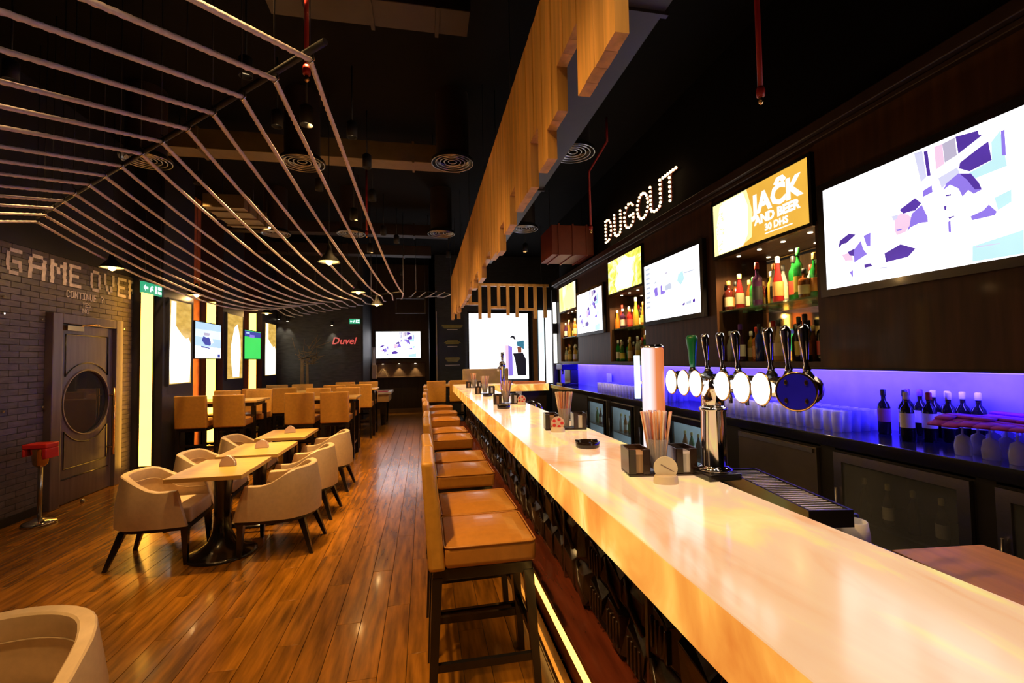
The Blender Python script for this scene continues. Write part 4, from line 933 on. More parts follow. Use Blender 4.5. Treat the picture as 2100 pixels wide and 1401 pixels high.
for i, y in enumerate(TY):
    lb = 'beech-topped low table on black trumpet pedestal '+tw[i]
    if tb0 is None: tb0 = make_table(lb); tb0.location = (-1.755, y, 0); tb0['group'] = 'low tables in a row'
    else: dup(tb0, (-1.735, y, 0), 0, lb)
    dup(nph, (-1.72, y+.02, .75), .1*i-.1, 'half-round napkin holder on the low table '+tw[i])
    for sd, x, rz in (('door', -2.22, .06), ('bar', -1.30, math.pi-.05)):
        lb = 'cream tub chair on %s side of low table %s' % (sd, tw[i])
        if tub0 is None: tub0 = make_tub(lb); tub0.location = (x, y+.06, 0); tub0.rotation_euler = (0, 0, rz); tub0['group'] = 'tub chairs'
        else: dup(tub0, (x, y+.06+random.uniform(-.02, .02), 0), rz, lb)
dup(tub0, (-1.445, 1.79, 0), -math.pi/2-.10, 'cream leather tub chair standing alone without a table')
# booth bench beyond the bar corner
t = thing('booth_bench', 'cream upholstered booth bench beyond the bar corner under the projection screen', 'bench', (1.62, 12.3, 0))
B(-.62, 0, .12, .62, .5, .46).build('seat', TANB, t, .03); B(-.62, -.14, .12, .62, 0, 1.42).build('backrest', pm('pale_cream_leather', (.72, .55, .28), .45), t, .03); B(-.58, -.1, 0, .58, .45, .12).build('plinth', BLKM, t)
# ================================================================== THINGS ON THE BAR
AT = pm('smoked_black_glass', (.020, .012, .010), .12, coat=.4)
def ashtray(loc, lb):
    t = thing('ashtray', lb, 'ashtray', loc, 0, 'ashtrays on the bar')
    MB().lathe([(.068, 0), (.073, .004), (.075, .036), (.072, .038), (.062, .034), (.056, .010), (.0, .008)], 28, cap=False).build('dish', AT, t)
    for a in (.4, 2.5, 4.6): 
        q = MB().box(.058, -.006, .0345, .078, .006, .041); o = q.build('cigarette_rest', BLKM, t); o.rotation_euler = (0, 0, a)
for (px, py), lb in [((1205, 917), 'round black ashtray between the two caddies with straws'), ((1033, 838), 'round black ashtray on the far half of the bar near the tumbler'), ((1000, 813), 'round black ashtray furthest along the bar')]:
    p = onz(px, py, BT); ashtray((p.x, p.y, BT), lb)
SM = [pm('straw_%d' % i, c, .4) for i, c in enumerate([(.90, .58, .44), (.85, .40, .12), (.70, .22, .12), (.92, .76, .66), (.45, .30, .50)])]
straw_m = [MB().lathe([(.0042, 0), (.0042, .27)], 6).mesh('drinking_straw', m) for m in SM]
CUPG = glass('cup_glass', (.8, .82, .9), .25, .04)
cup_me = MB().lathe([(.036, 0), (.039, .004), (.052, .15), (.050, .15), (.037, .008)], 16, cap=False).mesh('straw_cup', CUPG)
CAD = pm('caddy_plastic', (.030, .012, .008), .25, coat=.3)
def caddy(x, y, which, rz=-.1, n=20, cup=True, red=False):
    t = thing('bar_caddy', 'dark brown plastic bar caddy with napkins, '+which, 'bar caddy', (x, y, BT), rz, 'bar caddies')
    B(-.16, -.07, 0, .16, .07, .012).build('tray', CAD, t, .003, 1)
    for sx in (-1, 1):
        q = MB(); x0 = sx*.11-.05; x1 = sx*.11+.05
        q.box(x0, -.07, .012, x0+.006, .07, .125); q.box(x1-.006, -.07, .012, x1, .07, .125); q.box(x0, .064, .012, x1, .07, .125)
        q.box(x0, -.07, .012, x0+.034, -.064, .125); q.box(x1-.034, -.07, .012, x1, -.064, .125); q.build('napkin_box', CAD, t, .0015, 1)
        B(x0+.008, -.060, .014, x1-.008, .06, .10).build('napkins', PAPER if sx > 0 else pm('kraft_napkin', (.55, .34, .20), .8), t)
    if cup:
        c = Matrix.Rotation(rz, 3, 'Z') @ Vector((0, .005, 0)); cx, cy = x+c.x, y+c.y
        tag(link('straw_cup', cup_me, None, (cx, cy, BT+.0125)), 'clear cup packed with drinking straws, '+which, 'cup', 'straw cups')
        rg = random.Random(int(y*100))
        for i in range(n):
            a = rg.uniform(0, 6.283); r = .030*math.sqrt(rg.random()); o = link('drinking_straw', straw_m[rg.choice((0, 0, 0, 1, 2, 3, 3, 4))], None, (cx+r*math.cos(a), cy+r*math.sin(a), BT+.022))
            o.rotation_euler = (-(r/.030*.165)*math.sin(a), (r/.030*.165)*math.cos(a), 0)
            tag(o, 'plastic drinking straw standing in the cup, '+which, 'straw', 'straws in the cup, '+which[:50])
def coaster(x, y, which, mat2, mark):
    t = thing('coaster_stand', 'round pale coaster standing in a small base, '+which, 'coaster stand', (x, y, BT), -.35, 'coaster stands')
    MB().lathe([(.052, 0), (.054, .006), (.050, .030), (.046, .036)], 24, sy=.62).build('base', pm('ivory_plastic', (.90, .76, .56), .4), t)
    pts = [(.050*math.cos(a), -.004, .066+.050*math.sin(a)) for a in [2*math.pi*i/28 for i in range(28)]]
    dc = MB().prism(pts, (0, .008, 0)).build('coaster', mat2, t)
    q = MB()
    if mark == 'line': q.prism([(-.022, -.0045, .080), (-.018, -.0045, .083), (.036, -.0045, .052), (.030, -.0045, .051)], (0, -.0005, 0))
    else:
        for a in range(5):
            c0 = 2*math.pi*a/5; q.prism([(.008*math.cos(c0)+.024*math.cos(c0)+.013*math.cos(b), -.0045, .066+.028*math.sin(c0)+.013*math.sin(b)) for b in [2*math.pi*k/8 for k in range(8)]], (0, -.0005, 0))
    q.build('print', pm('grey_print', (.30, .22, .2), .6) if mark == 'line' else pm('red_print', (.75, .04, .05), .5), dc)
IVO = pm('ivory_card', (.92, .80, .62), .5); IVP = pm('pink_card', (.85, .62, .55), .5)
caddy(1.09, 2.02, 'beside the tall beer font', -.16, 64); coaster(1.03, 1.845, 'before the caddy beside the beer font', IVO, 'line')
caddy(1.08, 3.46, 'beyond the glowing beer tower', -.14, 40); coaster(.985, 3.33, 'printed in red, before the second caddy', IVP, 'red')
caddy(1.0, 5.62, 'near the clear tumbler', -.1, 24); coaster(1.16, 5.44, 'printed in red, by the clear tumbler', IVP, 'red')
caddy(.97, 7.42, 'third from the bar corner', -.1, 20); caddy(.98, 9.15, 'closest to the bar corner', -.1, 16)
tag(link('tumbler', MB().lathe([(.034, 0), (.042, .14), (.040, .14), (.032, .008)], 14, cap=False).mesh('tumbler', CUPG), None, (1.2, 5.80, BT)), 'clear tumbler standing alone on the bar top', 'glass')
# ------------------------------------------------------------------ beer font with seven taps
t = thing('beer_font', 'chrome T-shaped beer font with round lit badges and tall tap handles', 'beer font', (1.30, 1.89, BT))
B(-.085, -.085, 0, .075, .085, .03).build('base_block', BLK, t, .006)
MB().lathe([(.075, .03), (.075, .042), (.058, .05), (.055, .06), (.055, .30), (.060, .305), (.060, .315), (.052, .32)], 24).build('column', CHROME, t)
MB().tube([(0, 0, .31), (0, 0, .36), (.0, -.012, .395), (.0, -.03, .42), (0, -.06, .43)], [.050, .050, .048, .046, .044], 16).build('elbow', CHROME, t)
MB().tube([(0, .28, .43), (0, -.555, .43)], .040, 16).build('manifold', CHROME, t)
for e_ in (.28, -.555): MB().tube([(0, e_, .43), (0, e_+(.02 if e_ > 0 else -.02), .43)], [.048, .020], 16).build('end_cap', GOLDM, t)
BADGE = em('badge_white', (1, .97, .98), 2.6)
tys = [.23, .12, .02, -.17, -.29, -.395]
badge_me = MB().prism([(0, .046*math.cos(a), .058*math.sin(a)) for a in [2*math.pi*i/24 for i in range(24)]], (-.012, 0, 0)).mesh('lit_badge', BADGE)
ringm = MB().tube([(-.006, .048*math.cos(a), .060*math.sin(a)) for a in [2*math.pi*i/24 for i in range(24)]], .004, 6, closed=True).mesh('badge_rim', GOLDM)
hand = MB().lathe([(.010, 0), (.014, .012), (.008, .03), (.009, .05), (.016, .11), (.019, .15), (.015, .165), (.006, .170)], 12).mesh('tap_handle', CHROME)
collar = MB().lathe([(.020, -.03), (.022, -.01), (.016, 0), (.012, .012)], 12).mesh('handle_collar', BLK)
spout = MB().tube([(0, 0, 0), (-.055, 0, .0), (-.075, 0, -.02), (-.080, 0, -.075)], [.013, .012, .011, .008], 8).mesh('spout', CHROME)
for i, y in enumerate(tys):
    b_ = link('lit_badge', badge_me, t, (-.062, y, .425)); link('badge_rim', ringm, b_)
    q = MB().tube([(-.045, y, .43), (-.02, y, .43)], .014, 8).build('badge_arm', CHROME, t)
for i, y in enumerate([.02, -.09, -.19, -.375, -.46, -.54]):
    h_ = link('tap_handle', hand, t, (-.005, y, .485)); h_.rotation_euler = (0, -.06, 0); link('handle_collar', collar, h_)
    if i < 4: o = link('spout', spout, t, (.03, y, .405)); o.rotation_euler = (0, 0, math.pi)
gh = MB().lathe([(.012, 0), (.016, .03), (.020, .09), (.026, .13), (.028, .15), (.020, .165)], 12).build('green_handle', pm('green_enamel', (.01, .16, .05), .3), t); gh.location = (-.005, .14, .49)
link('handle_collar', collar, gh)
bd = MB().prism([(0, .056*math.cos(a), .060*math.sin(a)) for a in [2*math.pi*i/32 for i in range(32)]], (-.018, 0, 0)).build('blue_badge', BLUEM, t); bd.location = (-.055, -.545, .425); bd.rotation_euler = (0, 0, .75)
MB().tube([(-.009, .058*math.cos(a), .062*math.sin(a)) for a in [2*math.pi*i/32 for i in range(32)]], .006, 6, closed=True).build('badge_rim', GOLDM, bd)
for a in (.8, 2.35, 3.93, 5.5): MB().lathe([(.010, 0), (.008, .004)], 10, sy=.6).build('rivet', GOLDM, bd).matrix_basis = Matrix.Translation((-.018, .042*math.cos(a), .044*math.sin(a))) @ Matrix.Rotation(-math.pi/2, 4, 'Y')
# glowing tower
t = thing('beer_tower', 'tall white glowing beer tower with curved top beside the straw cup', 'beer tower', (1.165, 2.185, BT), -.25)
q = MB(); pr = [(-.05, -.030), (.05, -.030), (.058, 0), (.05, .030), (-.05, .030), (-.058, 0)]
q.prism([(x, y, 0) for x, y in pr], (0, 0, .60)); q.build('lit_body', ramp_em('tower_glow', [(.0, (1, .85, .9)), (.30, (1, .95, 1)), (.46, (1, .62, .50)), (.58, (.80, .22, .06)), (1, (.62, .13, .03))], 1.0, 1, (8.6, 1, 1), 'LINEAR', base=(.08, .06, .06), loc=(.5, 0, 0)), t, .012)
q = MB().lathe([(.060, .598), (.060, .606), (.046, .616)], 20, sy=.55); q.build('cap', CHROME, t)
MB().tube([(-.085, -.02, .34), (-.085, -.02, .56)], .015, 10).build('lit_handle', em('cold_handle', (.75, .95, 1), 1.8), t); MB().tube([(-.09, -.02, .42), (-.05, 0, .42)], .008, 6).build('handle_arm', CHROME, t)
B(-.065, -.04, 0, .065, .04, .012).build('foot', CHROME, t, .004)
for k_, (y, lb) in enumerate([(6.85, 'slim chrome and blue beer tower halfway to the bar corner')]):
    t = thing('beer_tower', lb, 'beer tower', (1.17, y, BT))
    MB().lathe([(.05, 0), (.05, .015), (.030, .03), (.028, .40), (.05, .43), (.05, .50), (.03, .53)], 16).build('column', CHROME, t); B(-.032, -.012, .10, -.022, .012, .40).build('blue_plate', em('blue_plate', (.12, .10, .9), 1.0), t)
    for s_ in (-1, 1): link('tap_handle', hand, t, (0, s_*.05, .50)); MB().tube([(0, s_*.03, .45), (-.06, s_*.05, .44), (-.07, s_*.05, .38)], .010, 8).build('spout', CHROME, t)
# drip tray on the service side
t = thing('drip_tray', 'long stainless drip tray with slotted grille beside the beer font', 'drip tray', (1.31, 1.385, 1.045), -.17)
q = MB(); q.box(0, 0, 0, .16, .62, .012); q.box(0, 0, .012, .010, .62, .06); q.box(.15, 0, .012, .16, .62, .06); q.box(.010, 0, .012, .15, .010, .06); q.box(.010, .61, .012, .15, .62, .06); q.build('pan', BLK, t)
for i in range(24): B(.011, .014+.0248*i, .048, .149, .014+.0245*i+.012, .056).build('grille_bar', pm('bright_grille', (.75, .70, .62), .35, .5), t)
for i in range(4): B(.03+.032*i, .011, .044, .034+.032*i, .609, .048).build('grille_rod', STEEL, t)
B(.03, .08, -.213, .13, .56, 0).build('bracket', BLKM, t)
# under-bar service station
t = thing('service_station', 'steel under-bar service shelf running behind the bar', 'service shelf', (1.24, .8, 0))
B(0, 0, .80, .44, 8.6, .83).build('shelf', pm('dark_steel_shelf', (.10, .10, .11), .35, .8), t); B(0, 0, .10, .42, 8.6, .80).build('cabinet', BLKM, t)
B(.44, .3, .66, .60, 1.7, .68).build('speed_rail', STEEL, t); B(.595, .3, .68, .60, 1.7, .80).build('rail_lip', STEEL, t)
tag(B(1.37, 1.25, .83, 1.53, 1.39, .99).build('blue_tub', BLUEM, None, .012), 'deep blue plastic tub under the end of the drip tray', 'tub')
t = thing('white_jug', 'white plastic pouring jug standing behind the bar by the blue tub', 'jug', (1.585, 1.475, .83), .4)
MB().lathe([(.045, 0), (.052, .01), (.055, .14), (.048, .19), (.044, .19), (.050, .14), (.046, .015)], 16, cap=False).build('body', WHITE, t)
MB().tube([(.05, 0, .16), (.085, 0, .15), (.088, 0, .07), (.053, 0, .05)], .008, 6).build('handle', WHITE, t)
for i in range(5):
    bottle((1.75+.01*(i % 2), 1.62+.10*i, .682), 'wine', .30, .037, [(.012, .01, .01), (.02, .05, .02), (.05, .02, .01)][i % 3], [BKC, GDC, RDC, SVC][i % 4], None, '%s bottle with %s cap in the speed rail behind the drip tray' % (['black', 'dark green', 'dark brown'][i % 3], ['black', 'gold', 'red', 'silver'][i % 4]), 'bottles in the service rail')
t = thing('plywood_box', 'low plywood box with flat lid standing behind the bar on a black frame', 'box', (2.09, 1.20, 0), -.10)
B(-.20, -.38, .60, .20, .38, .80).build('box_body', BOXW, t); B(-.21, -.39, .80, .21, .39, .825).build('lid', BOXW, t, .003); B(-.02, -.05, .825, .05, .03, .828).build('blue_tag', BLUEM, t)
q = MB()
for sx in (-1, 1):
    for sy in (-1, 1): B(sx*.18-.015, sy*.35-.015, 0, sx*.18+.015, sy*.35+.015, .60).build('leg', BLKM, t)
t = thing('ice_bin', 'black ice bin with steel rim set in the service shelf', 'ice bin', (1.46, 4.9, .83))
B(-.2, -.35, 0, .2, .35, .10).build('bin', BLKM, t, .01); f = MB(); f.box(-.21, -.36, .10, .21, -.33, .115); f.box(-.21, .33, .10, .21, .36, .115); f.box(-.21, -.33, .10, -.18, .33, .115); f.box(.18, -.33, .10, .21, .33, .115); f.build('rim', STEEL, t)
for i, y in enumerate((5.55, 5.85)):
    t = thing('mixer_tap', 'chrome gooseneck tap at the bar sink, %s the ice bin' % ('next to' if i == 0 else 'second from'), 'tap', (1.44, y, .83))
    MB().tube([(0, 0, 0), (0, 0, .2), (-.03, 0, .26), (-.09, 0, .28), (-.14, 0, .25), (-.15, 0, .2)], .012, 8).build('neck', CHROME, t); MB().lathe([(.03, 0), (.03, .012), (.018, .03)], 12).build('base', CHROME, t); MB().tube([(0, .01, .06), (0, .08, .08)], .007, 6).build('lever', CHROME, t)
for i, (y, H_, m, lb) in enumerate([(3.95, .15, STEEL, 'steel shaker tin on the service shelf'), (3.72, .12, pm('purple_tub', (.12, .06, .25), .4), 'purple plastic tub on the service shelf'), (3.50, .10, STEEL, 'small steel pot on the service shelf'), (3.2, .13, BLUEM, 'blue plastic beaker on the service shelf')]):
    tag(MB().lathe([(.05, 0), (.055, .01), (.065, H_), (.061, H_), (.05, .014)], 16, c=(1.46, y, .831), cap=False).build('bar_pot', m), lb+' behind the second caddy', 'pot')
# tray with fruit at the bar return
t = thing('serving_tray', 'orange wooden serving tray lying on the bar return at the corner', 'tray', (2.35, 10.2, BT))
B(-.35, -.16, 0, .35, .16, .02).build('tray_base', pm('orange_tray', (.60, .22, .04), .5), t, .005); q = MB(); q.box(-.35, -.17, .02, .35, -.15, .05); q.box(-.35, .15, .02, .35, .17, .05); q.build('tray_rim', MATS['orange_tray'], t)
# ================================================================== SUSPENDED OAK SLAT BAFFLE
bf = thing('slat_baffle', 'suspended baffle of close-set oak slats stepping unevenly along the bar', 'ceiling baffle', (0, 0, 0))
lev = [(1.35, 1.75, 2.715), (1.75, 1.98, 3.02), (1.98, 2.17, 2.81), (2.17, 2.36, 2.665), (2.36, 2.57, 2.92), (2.57, 2.98, 2.66), (2.98, 3.20, 2.84), (3.20, 3.45, 2.63), (3.45, 3.62, 2.74), (3.62, 3.80, 2.55)]
rb = random.Random(5); y = 3.80
while y < 10.6:
    wdt = rb.choice((.19, .28, .37)); lev.append((y, y+wdt, 2.60+rb.uniform(-.06, .13))); y += wdt
def blev(y):
    for a, b, z in lev:
        if a <= y < b: return z
    return 2.6
y = 1.35; i = 0
while y < 10.56:
    z = blev(y+.045); j = (i % 2)*.002
    B(.622+j, y+.001, z, .672+j, y+.0915, 3.56).build('slat', WOODT, bf, 0); y += .0925; i += 1
B(.672+.014, 1.4, 3.30, .71, 10.5, 3.36).build('batten', BLKM, bf); B(.672+.014, 1.4, 3.46, .71, 10.5, 3.52).build('batten', BLKM, bf)
for i in range(6): MB().tube([(.70, 1.8+1.7*i, 3.5), (.70, 1.8+1.7*i, CEIL)], .004, 5).build('hanger_wire', BLKM, bf)
lt = thing('slat_screen', 'open oak slat screen hanging across the bar end below the baffle', 'slat screen', (0, 10.62, 0))
B(.74, -.03, 3.40, 2.98, .03, 3.46).build('top_rail', WOODT, lt)
xs = [.80, 1.07, 1.30, 1.52, 1.75, 1.97, 2.19, 2.42, 2.64, 2.88]; bt = [2.62, 2.95, 2.62, 2.64, 2.86, 2.70, 2.66, 2.82, 2.63, 2.65]
for x, z in zip(xs, bt): B(x-.038, -.028, z, x+.038, .028, 3.40).build('slat', WOODT, lt)
for k in range(0, 9, 1):
    if k % 3 != 2: z = max(bt[k], bt[k+1]); B(xs[k]+.038, -.026, z, xs[k+1]-.038, .026, z+.06).build('cross_piece', WOODT, lt)
for x in (.9, 2.8): MB().tube([(x, 0, 3.46), (x, 0, CEIL)], .005, 5).build('hanger_wire', BLKM, lt)
# ================================================================== ROPES
ZR = 3.10
KA = [(635, 122), (562, 162), (495, 198), (435, 232), (382, 264), (330, 290), (288, 315), (246, 340), (212, 360), (180, 378), (150, 396), (127, 412), (107, 427), (90, 441), (75, 455)]
dv = _ray(1440, 560); dv = dv/dv.length
A_ = [onz(a, b, ZR) for a, b in KA]
b0, b1 = onz(827, 603, ZR), Vector((-3.85, 12.95, ZR))
Bp = [b0.lerp(b1, i/14) for i in range(15)]
for q in Bp: q.y = min(q.y, 13.05)
for i in range(15):
    if Bp[i].x < -3.84: Bp[i].x = -3.84+.0*i
rod = thing('rope_rod', 'black diagonal rod with hangers where the ropes bend close to the entrance', 'rod', (0, 0, 0))
off = Vector((0, 0, .045))
MB().tube([A_[0]+(A_[0]-A_[1])*.4+off, A_[-1]+off], .016, 8).build('bar', BLKM, rod)
for p in A_: MB().tube([p+off, Vector((p.x, p.y, CEIL))], .004, 5).build('hanger', BLKM, rod)
hook = MB().tube([(0, 0, .045), (.018, 0, .03), (.02, 0, .0), (0, 0, -.02), (-.02, 0, 0), (-.014, 0, .02)], .005, 6).mesh('hook', CHROME)
for p in A_: link('hook', hook, rod, p)
rod2 = thing('rope_rod', 'black diagonal rod carrying the far ends of the long ropes', 'rod', (0, 0, 0))
MB().tube([Bp[0]+off, Bp[-1]+off], .016, 8).build('bar', BLKM, rod2)
for p in Bp[::3]: MB().tube([p+off, Vector((p.x, p.y, CEIL))], .005, 5).build('hanger', STEEL, rod2)
def rope_mesh(pts, r):
    # three-strand twist where the rope hangs close overhead, plain round further off
    P_ = [Vector(p) for p in pts]; ring = []; s_ = 0.0
    for a, b in zip(P_, P_[1:]):
        L = (b-a).length; st = .022 if min(a.y, b.y) < 6.2 else .35; k = max(1, int(L/st))
        for q in range(k): ring.append((a.lerp(b, q/k), s_+L*q/k))
        s_ += L
    ring.append((P_[-1], s_)); mb = MB(); n = 9; u = None
    for i, (p, s0) in enumerate(ring):
        t = (ring[min(i+1, len(ring)-1)][0]-ring[max(i-1, 0)][0]).normalized()
        u = t.cross(Vector((0, 0, 1))) if u is None else u-t*u.dot(t)
        u.normalize(); v = t.cross(u); tw_ = s0*2*math.pi/.13
        for j in range(n):
            a = 2*math.pi*j/n; rr_ = r*(.90+.20*math.cos(3*(a-tw_))) if p.y < 6.4 else r
            mb.v.append(tuple(p+(u*math.cos(a)+v*math.sin(a))*rr_))
    for i in range(len(ring)-1):
        for j in range(n): mb.f.append((i*n+j, i*n+(j+1) % n, (i+1)*n+(j+1) % n, (i+1)*n+j)); mb.m.append(0); mb.sm.append(True)
    return mb.mesh('rope', ROPE, fix=False)
for i in range(15):
    a, b = A_[i], Bp[i]
    L_ = (XL+.02-a.x)/(-dv.x) if i > 5 else 3.4
    L_ = min(L_, 3.4)
    pts = [a - dv*L_*t for t in (1, .66, .33)]
    for k, q in enumerate(pts): q.z -= .03*[0, 1, 1][k]
    pts.append(a)
    sag = .16+.012*i; n = 18
    for k in range(1, n): t = k/n; q = a.lerp(b, t); q.z -= sag*4*t*(1-t); pts.append(q)
    pts.append(b)
    c = ony(822-15.5*i, 613+2.7*i, 13.25); c.x = max(c.x, -4.2)
    for t in (.5, 1): q = b.lerp(c, t); q.z -= .05 if t == .5 else 0; pts.append(q)
    tag(link('rope', rope_mesh(pts, .0135)), 'long white twisted rope over both diagonal rods, %s from the oak baffle' % ORDN[i], 'rope', 'long ropes under the ceiling')
for i, (x0, y0, x1, y1) in enumerate([(853, 598, 834, 612), (873, 599, 849, 612), (895, 598, 864, 612), (912, 600, 880, 609), (925, 604, 897, 609)]):
    a, b = ony(x0, y0, 11.4), ony(x1, y1, 13.6)
    if i == 0: rod3 = thing('rope_rod', 'short black rod carrying the short ropes past the far rod', 'rod', (0, 0, 0)); RA = []
    RA.append(a)
    tag(link('rope', rope_mesh([a, a.lerp(b, .5)-Vector((0, 0, .04)), b], .0135)), 'short white rope strung beyond the far rod, %s from the oak baffle' % ORDN[4-i], 'rope', 'short ropes past the far rod')
MB().tube([RA[0]+off*.4, RA[-1]+off*.4], .010, 6).build('bar', BLKM, rod3)
for p in (RA[0], RA[-1]): MB().tube([p+off*.4, Vector((p.x, p.y, CEIL))], .005, 5).build('hanger', STEEL, rod3)
# ================================================================== CEILING SERVICES
def diffuser(p, lb):
    t = thing('air_diffuser', lb, 'air diffuser', (p.x, p.y, p.z), 0, 'round air diffusers')
    MB().lathe([(.20, .06), (.20, CEIL-p.z)], 24, cap=False).build('drop_duct', DUCT, t)
    for r in (.25, .20, .15, .10, .05): MB().tube([(r*math.cos(a), r*math.sin(a), (.25-r)*.1) for a in [2*math.pi*i/24 for i in range(24)]], .008, 6, closed=True).build('ring', STEEL, t)
    MB().lathe([(.26, 0), (.26, .03), (.20, .08)], 24, cap=False).build('collar', STEEL, t)
DW = ['over the bar stools near the entrance rod', 'beside the oak baffle over the bar', 'over the low tables', 'over the door-side aisle', 'over the far bar stools', 'beside the oak baffle towards the bar end', 'over the door-side high tables', 'over the middle high tables']
for (px, py), lb in zip([(928, 335), (1175, 315), (620, 335), (300, 330), (905, 480), (1075, 470), (565, 480), (720, 480)], DW):
    diffuser(onz(px, py, 4.05), 'round metal swirl air diffuser '+lb)
def duct(name, x0, y0, z0, x1, y1, z1, m, lb):
    t = thing(name, lb, 'duct', ((x0+x1)/2, (y0+y1)/2, z0)); hx, hy, hz = (x1-x0)/2, (y1-y0)/2, z1-z0
    B(-hx, -hy, 0, hx, hy, hz).build('duct_box', m, t, .006, 1)
    n = 3
    for i in range(n):
        fl_ = MB()
        if hx > hy: c = -hx+2*hx*(i+.5)/n; fl_.box(c-.015, -hy-.02, -.02, c+.015, hy+.02, hz+.02)
        else: c = -hy+2*hy*(i+.5)/n; fl_.box(-hx-.02, c-.015, -.02, hx+.02, c+.015, hz+.02)
        fl_.build('flange', m, t)
    rd = MB()
    for sx in (-1, 1): rd.tube([(sx*hx*.8, 0, hz), (sx*hx*.8, 0, CEIL-z0)], .006, 5)
    rd.build('hanger_rod', BLKM, t)
    return t
duct('air_duct', .80, 1.0, 3.72, 1.44, 9.6, 4.05, DUCT, 'long dark square duct running beside the oak baffle')
duct('air_duct', -3.5, 6.35, 4.42, .55, 6.65, 4.68, TANP, 'cross duct coloured tan as if warmly lit, over the low tables')  # warm light falling on this duct is put into its tan colour
duct('air_duct', -3.9, 10.05, 4.40, .55, 10.3, 4.64, DUCT, 'dark cross duct over the high tables')
duct('air_duct', -3.1, 7.15, 3.92, -2.55, 8.2, 4.12, TANP, 'short tan plenum box over the door-side tables')
duct('air_duct', -3.9, 11.75, 4.35, .2, 12.05, 4.6, DUCT, 'dark cross duct nearest the far wall')
duct('air_duct', 2.3, 7.9, 3.55, 3.1, 8.7, 4.1, pm('rust_red_duct', (.22, .035, .012), .5), 'rust red plenum box hanging beside the marquee letters')
duct('air_duct', -1.2, 3.6, 4.5, .4, 3.9, 4.75, DUCT, 'dark cross duct over the first bar stools')
def sprinkler(pts, lb, r=.016):
    t = thing('sprinkler_pipe', lb, 'pipe', pts[-1]); q = [Vector(p)-Vector(pts[-1]) for p in pts]
    MB().tube(q, r, 8).build('pipe', REDP, t); MB().lathe([(.024, -.01), (.026, .03), (.02, .05)], 10).build('coupling', REDP, t); MB().lathe([(.006, -.06), (.018, -.045), (.012, -.02), (.016, -.008)], 10).build('sprinkler_head', GOLDM, t)
p = onz(1560, 195, 3.3); sprinkler([(p.x, p.y, CEIL), (p.x, p.y, 3.3)], 'red sprinkler drop pipe over the back bar aisle')
p = onz(629, 150, 3.55); sprinkler([(p.x, p.y, CEIL), (p.x, p.y, 3.55)], 'red sprinkler drop pipe beside the first rope bend')
p = onx(1212, 470, 2.45); p1 = onx(1208, 352, 2.45); p2 = onx(1245, 290, 2.45); sprinkler([(2.45, p2.y, CEIL), tuple(p2), tuple(p1), tuple(p)], 'bent red sprinkler pipe left of the marquee letters')
p = onz(752, 480, 3.75); sprinkler([(p.x, p.y, CEIL), (p.x, p.y, 3.75)], 'red sprinkler drop pipe over the high tables')
# cable tray / dark clutter near the far ceiling
t = thing('speaker_frame', 'black rectangular frame hanging from the ceiling before the far wall', 'frame', (-.35, 12.6, 2.95))
f = MB(); f.box(-.4, -.02, 0, .4, .02, .03); f.box(-.4, -.02, .40, .4, .02, .44); f.box(-.4, -.02, .03, -.37, .02, .40); f.box(.37, -.02, .03, .4, .02, .40); f.build('frame', DUCT, t)
for sx in (-1, 1): MB().tube([(sx*.38, 0, .44), (sx*.38, 0, CEIL-2.95)], .006, 5).build('hanger', BLKM, t)
# ================================================================== PENDANT LAMPS
PWH = ['beside the painted wall words', 'by the first lit pillar', 'by the last lit pillar', 'over the low tables', 'over the middle high tables', 'over the last high tables']
for i, (px, py) in enumerate([(230, 550), (403, 606), (547, 643), (675, 538), (735, 600), (773, 625)]):
    p = onz(px, py, 2.85)
    t = thing('pendant_lamp', 'small black dome pendant lamp with glowing bulb '+PWH[i], 'pendant lamp', (p.x, p.y, 2.85), 0, 'pendant lamps')
    MB().lathe([(.125, 0), (.120, .012), (.085, .055), (.045, .10), (.030, .16), (.026, .20), (.010, .21)], 20, cap=False).build('shade', BLKM, t)
    MB().lathe([(.006, -.034), (.030, -.022), (.040, .005), (.026, .06), (.018, .10)], 12).build('bulb', BULBP, t); MB().lathe([(.112, .010), (.112, .014)], 20).build('diffuser', em('pendant_inner_glow', (1.0, .52, .10), 4.0), t)  # added glowing disc stands in for the lit inside of the shade
    MB().tube([(0, 0, .2), (0, 0, CEIL-2.85)], .004, 5).build('cord', BLKM, t)
    s_ = point('pendant_glow', (0, 0, -.06), 5, (1, .58, .20), .03); s_.parent = t
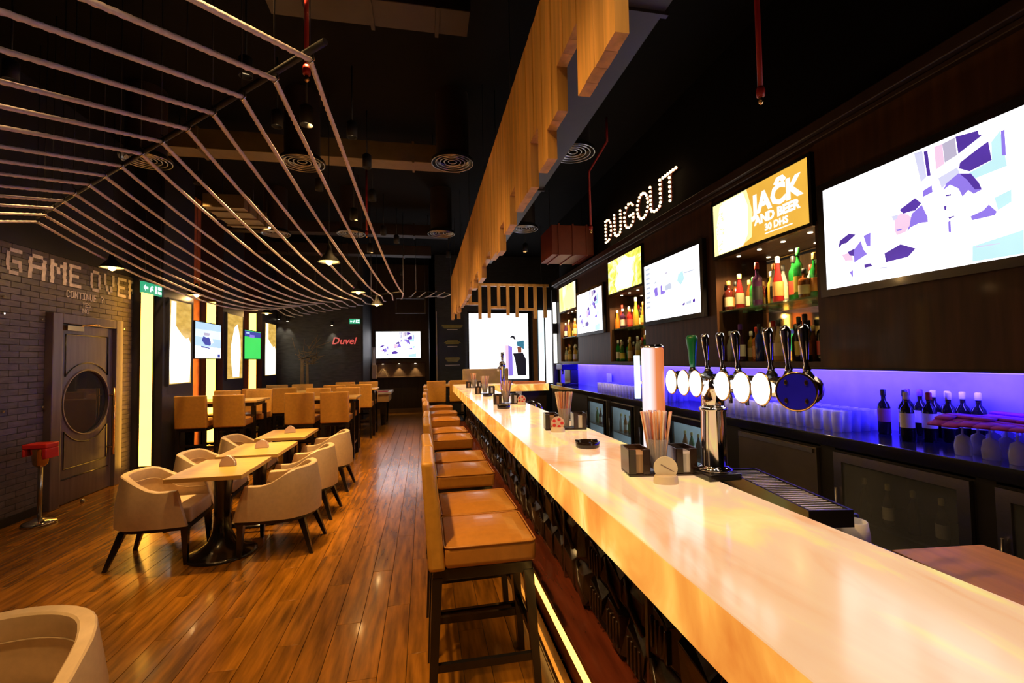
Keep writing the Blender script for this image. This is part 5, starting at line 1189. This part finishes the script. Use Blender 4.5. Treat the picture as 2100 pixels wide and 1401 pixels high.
# ================================================================== CEILING SPOTLIGHTS (room downlights, and spots added to brighten single parts)
def downlight(x, y, z, tgt, pw, lb, ang=58, col=WARM):
    t = thing('track_spotlight', 'black cylinder ceiling spotlight '+lb, 'spotlight', (x, y, z))
    MB().lathe([(.050, .05), (.052, 0), (.056, 0), (.056, .16), (.03, .18)], 14, cap=False).build('can', BLKM, t); MB().lathe([(.050, .046), (.050, .05)], 12).build('lens', LENSD, t)
    MB().tube([(0, 0, .18), (0, 0, CEIL-z)], .008, 6).build('stem', BLKM, t)
    s_ = spot('spot_beam', (0, 0, .03), Vector(tgt)-Vector((x, y, z)), pw, ang, .7, col, .05); s_.parent = t
for i, y in enumerate(TY): downlight(-1.50, y-.25, 4.15, (-1.70, y, .7), 320, 'aimed at the low table '+tw[i], 44)
for i, (x, y, w_) in enumerate(HT[:4]): downlight(x+.25, y-1.7, 4.15, (x, y-.35, .9), 210, 'aimed at the high table '+w_, 56)
for i, y in enumerate((1.6, 3.4, 5.4, 7.4, 9.3)): downlight(-.75, y-.3, 4.1, (.30, y+.3, .8), 190, 'aimed at the bar stools, %s along' % ['first', 'second', 'third', 'fourth', 'fifth'][i], 72)
for i, y in enumerate((2.2, 4.2, 6.95, 9.0)): downlight(-1.0, y, 3.75, (.62, y+.5, 3.05), 55, 'added to brighten the oak baffle, %s along' % ['first', 'second', 'third', 'fourth'][i], 95)  # no known fittings: spots added to brighten the baffle side
downlight(-2.4, 2.1, 4.15, (-2.5, 2.6, 0), 80, 'over the open floor by the entrance', 75)
downlight(.25, .55, 4.1, (1.08, 1.95, 1.1), 42, 'added to light the first bar caddy', 40, (1, .75, .52))  # added fill spot for the coaster, caddy and straws
downlight(-.9, .8, 4.15, (-1.2, 1.5, .4), 120, 'over the lone tub chair', 70)
downlight(.15, .1, 3.6, (.64, 1.5, 3.1), 30, 'aimed at the squared end of the oak baffle', 60)
downlight(2.1, 9.2, 3.9, (1.8, 10.6, 3.0), 45, 'added to brighten the oak slat screen', 80)  # extra spot added because the slat screen came out dim
downlight(-.7, 6.0, 4.15, (-.7, 6.4, 0), 110, 'over the aisle between stools and low tables', 60)
downlight(-.55, 9.8, 4.15, (-.55, 10.2, 0), 90, 'over the aisle between stools and high tables', 60)
downlight(-3.5, 4.6, 4.15, (-3.8, 5.4, .2), 80, 'over the floor before the brick veneer wall', 70)
downlight(.6, 11.0, 4.15, (1.1, 11.6, .9), 90, 'over the corner past the bar', 60)
downlight(-.6, 13.4, 4.15, (-.7, 14.6, .4), 40, 'before the brown far wall', 70)
# the lower part of the bar is washed by its own plinth strip; one added lamp, no known fitting, warms the service side
downlight(1.95, 2.2, 4.1, (2.05, 1.4, .8), 34, 'added to warm the service aisle behind the beer font', 60, (1, .6, .35))
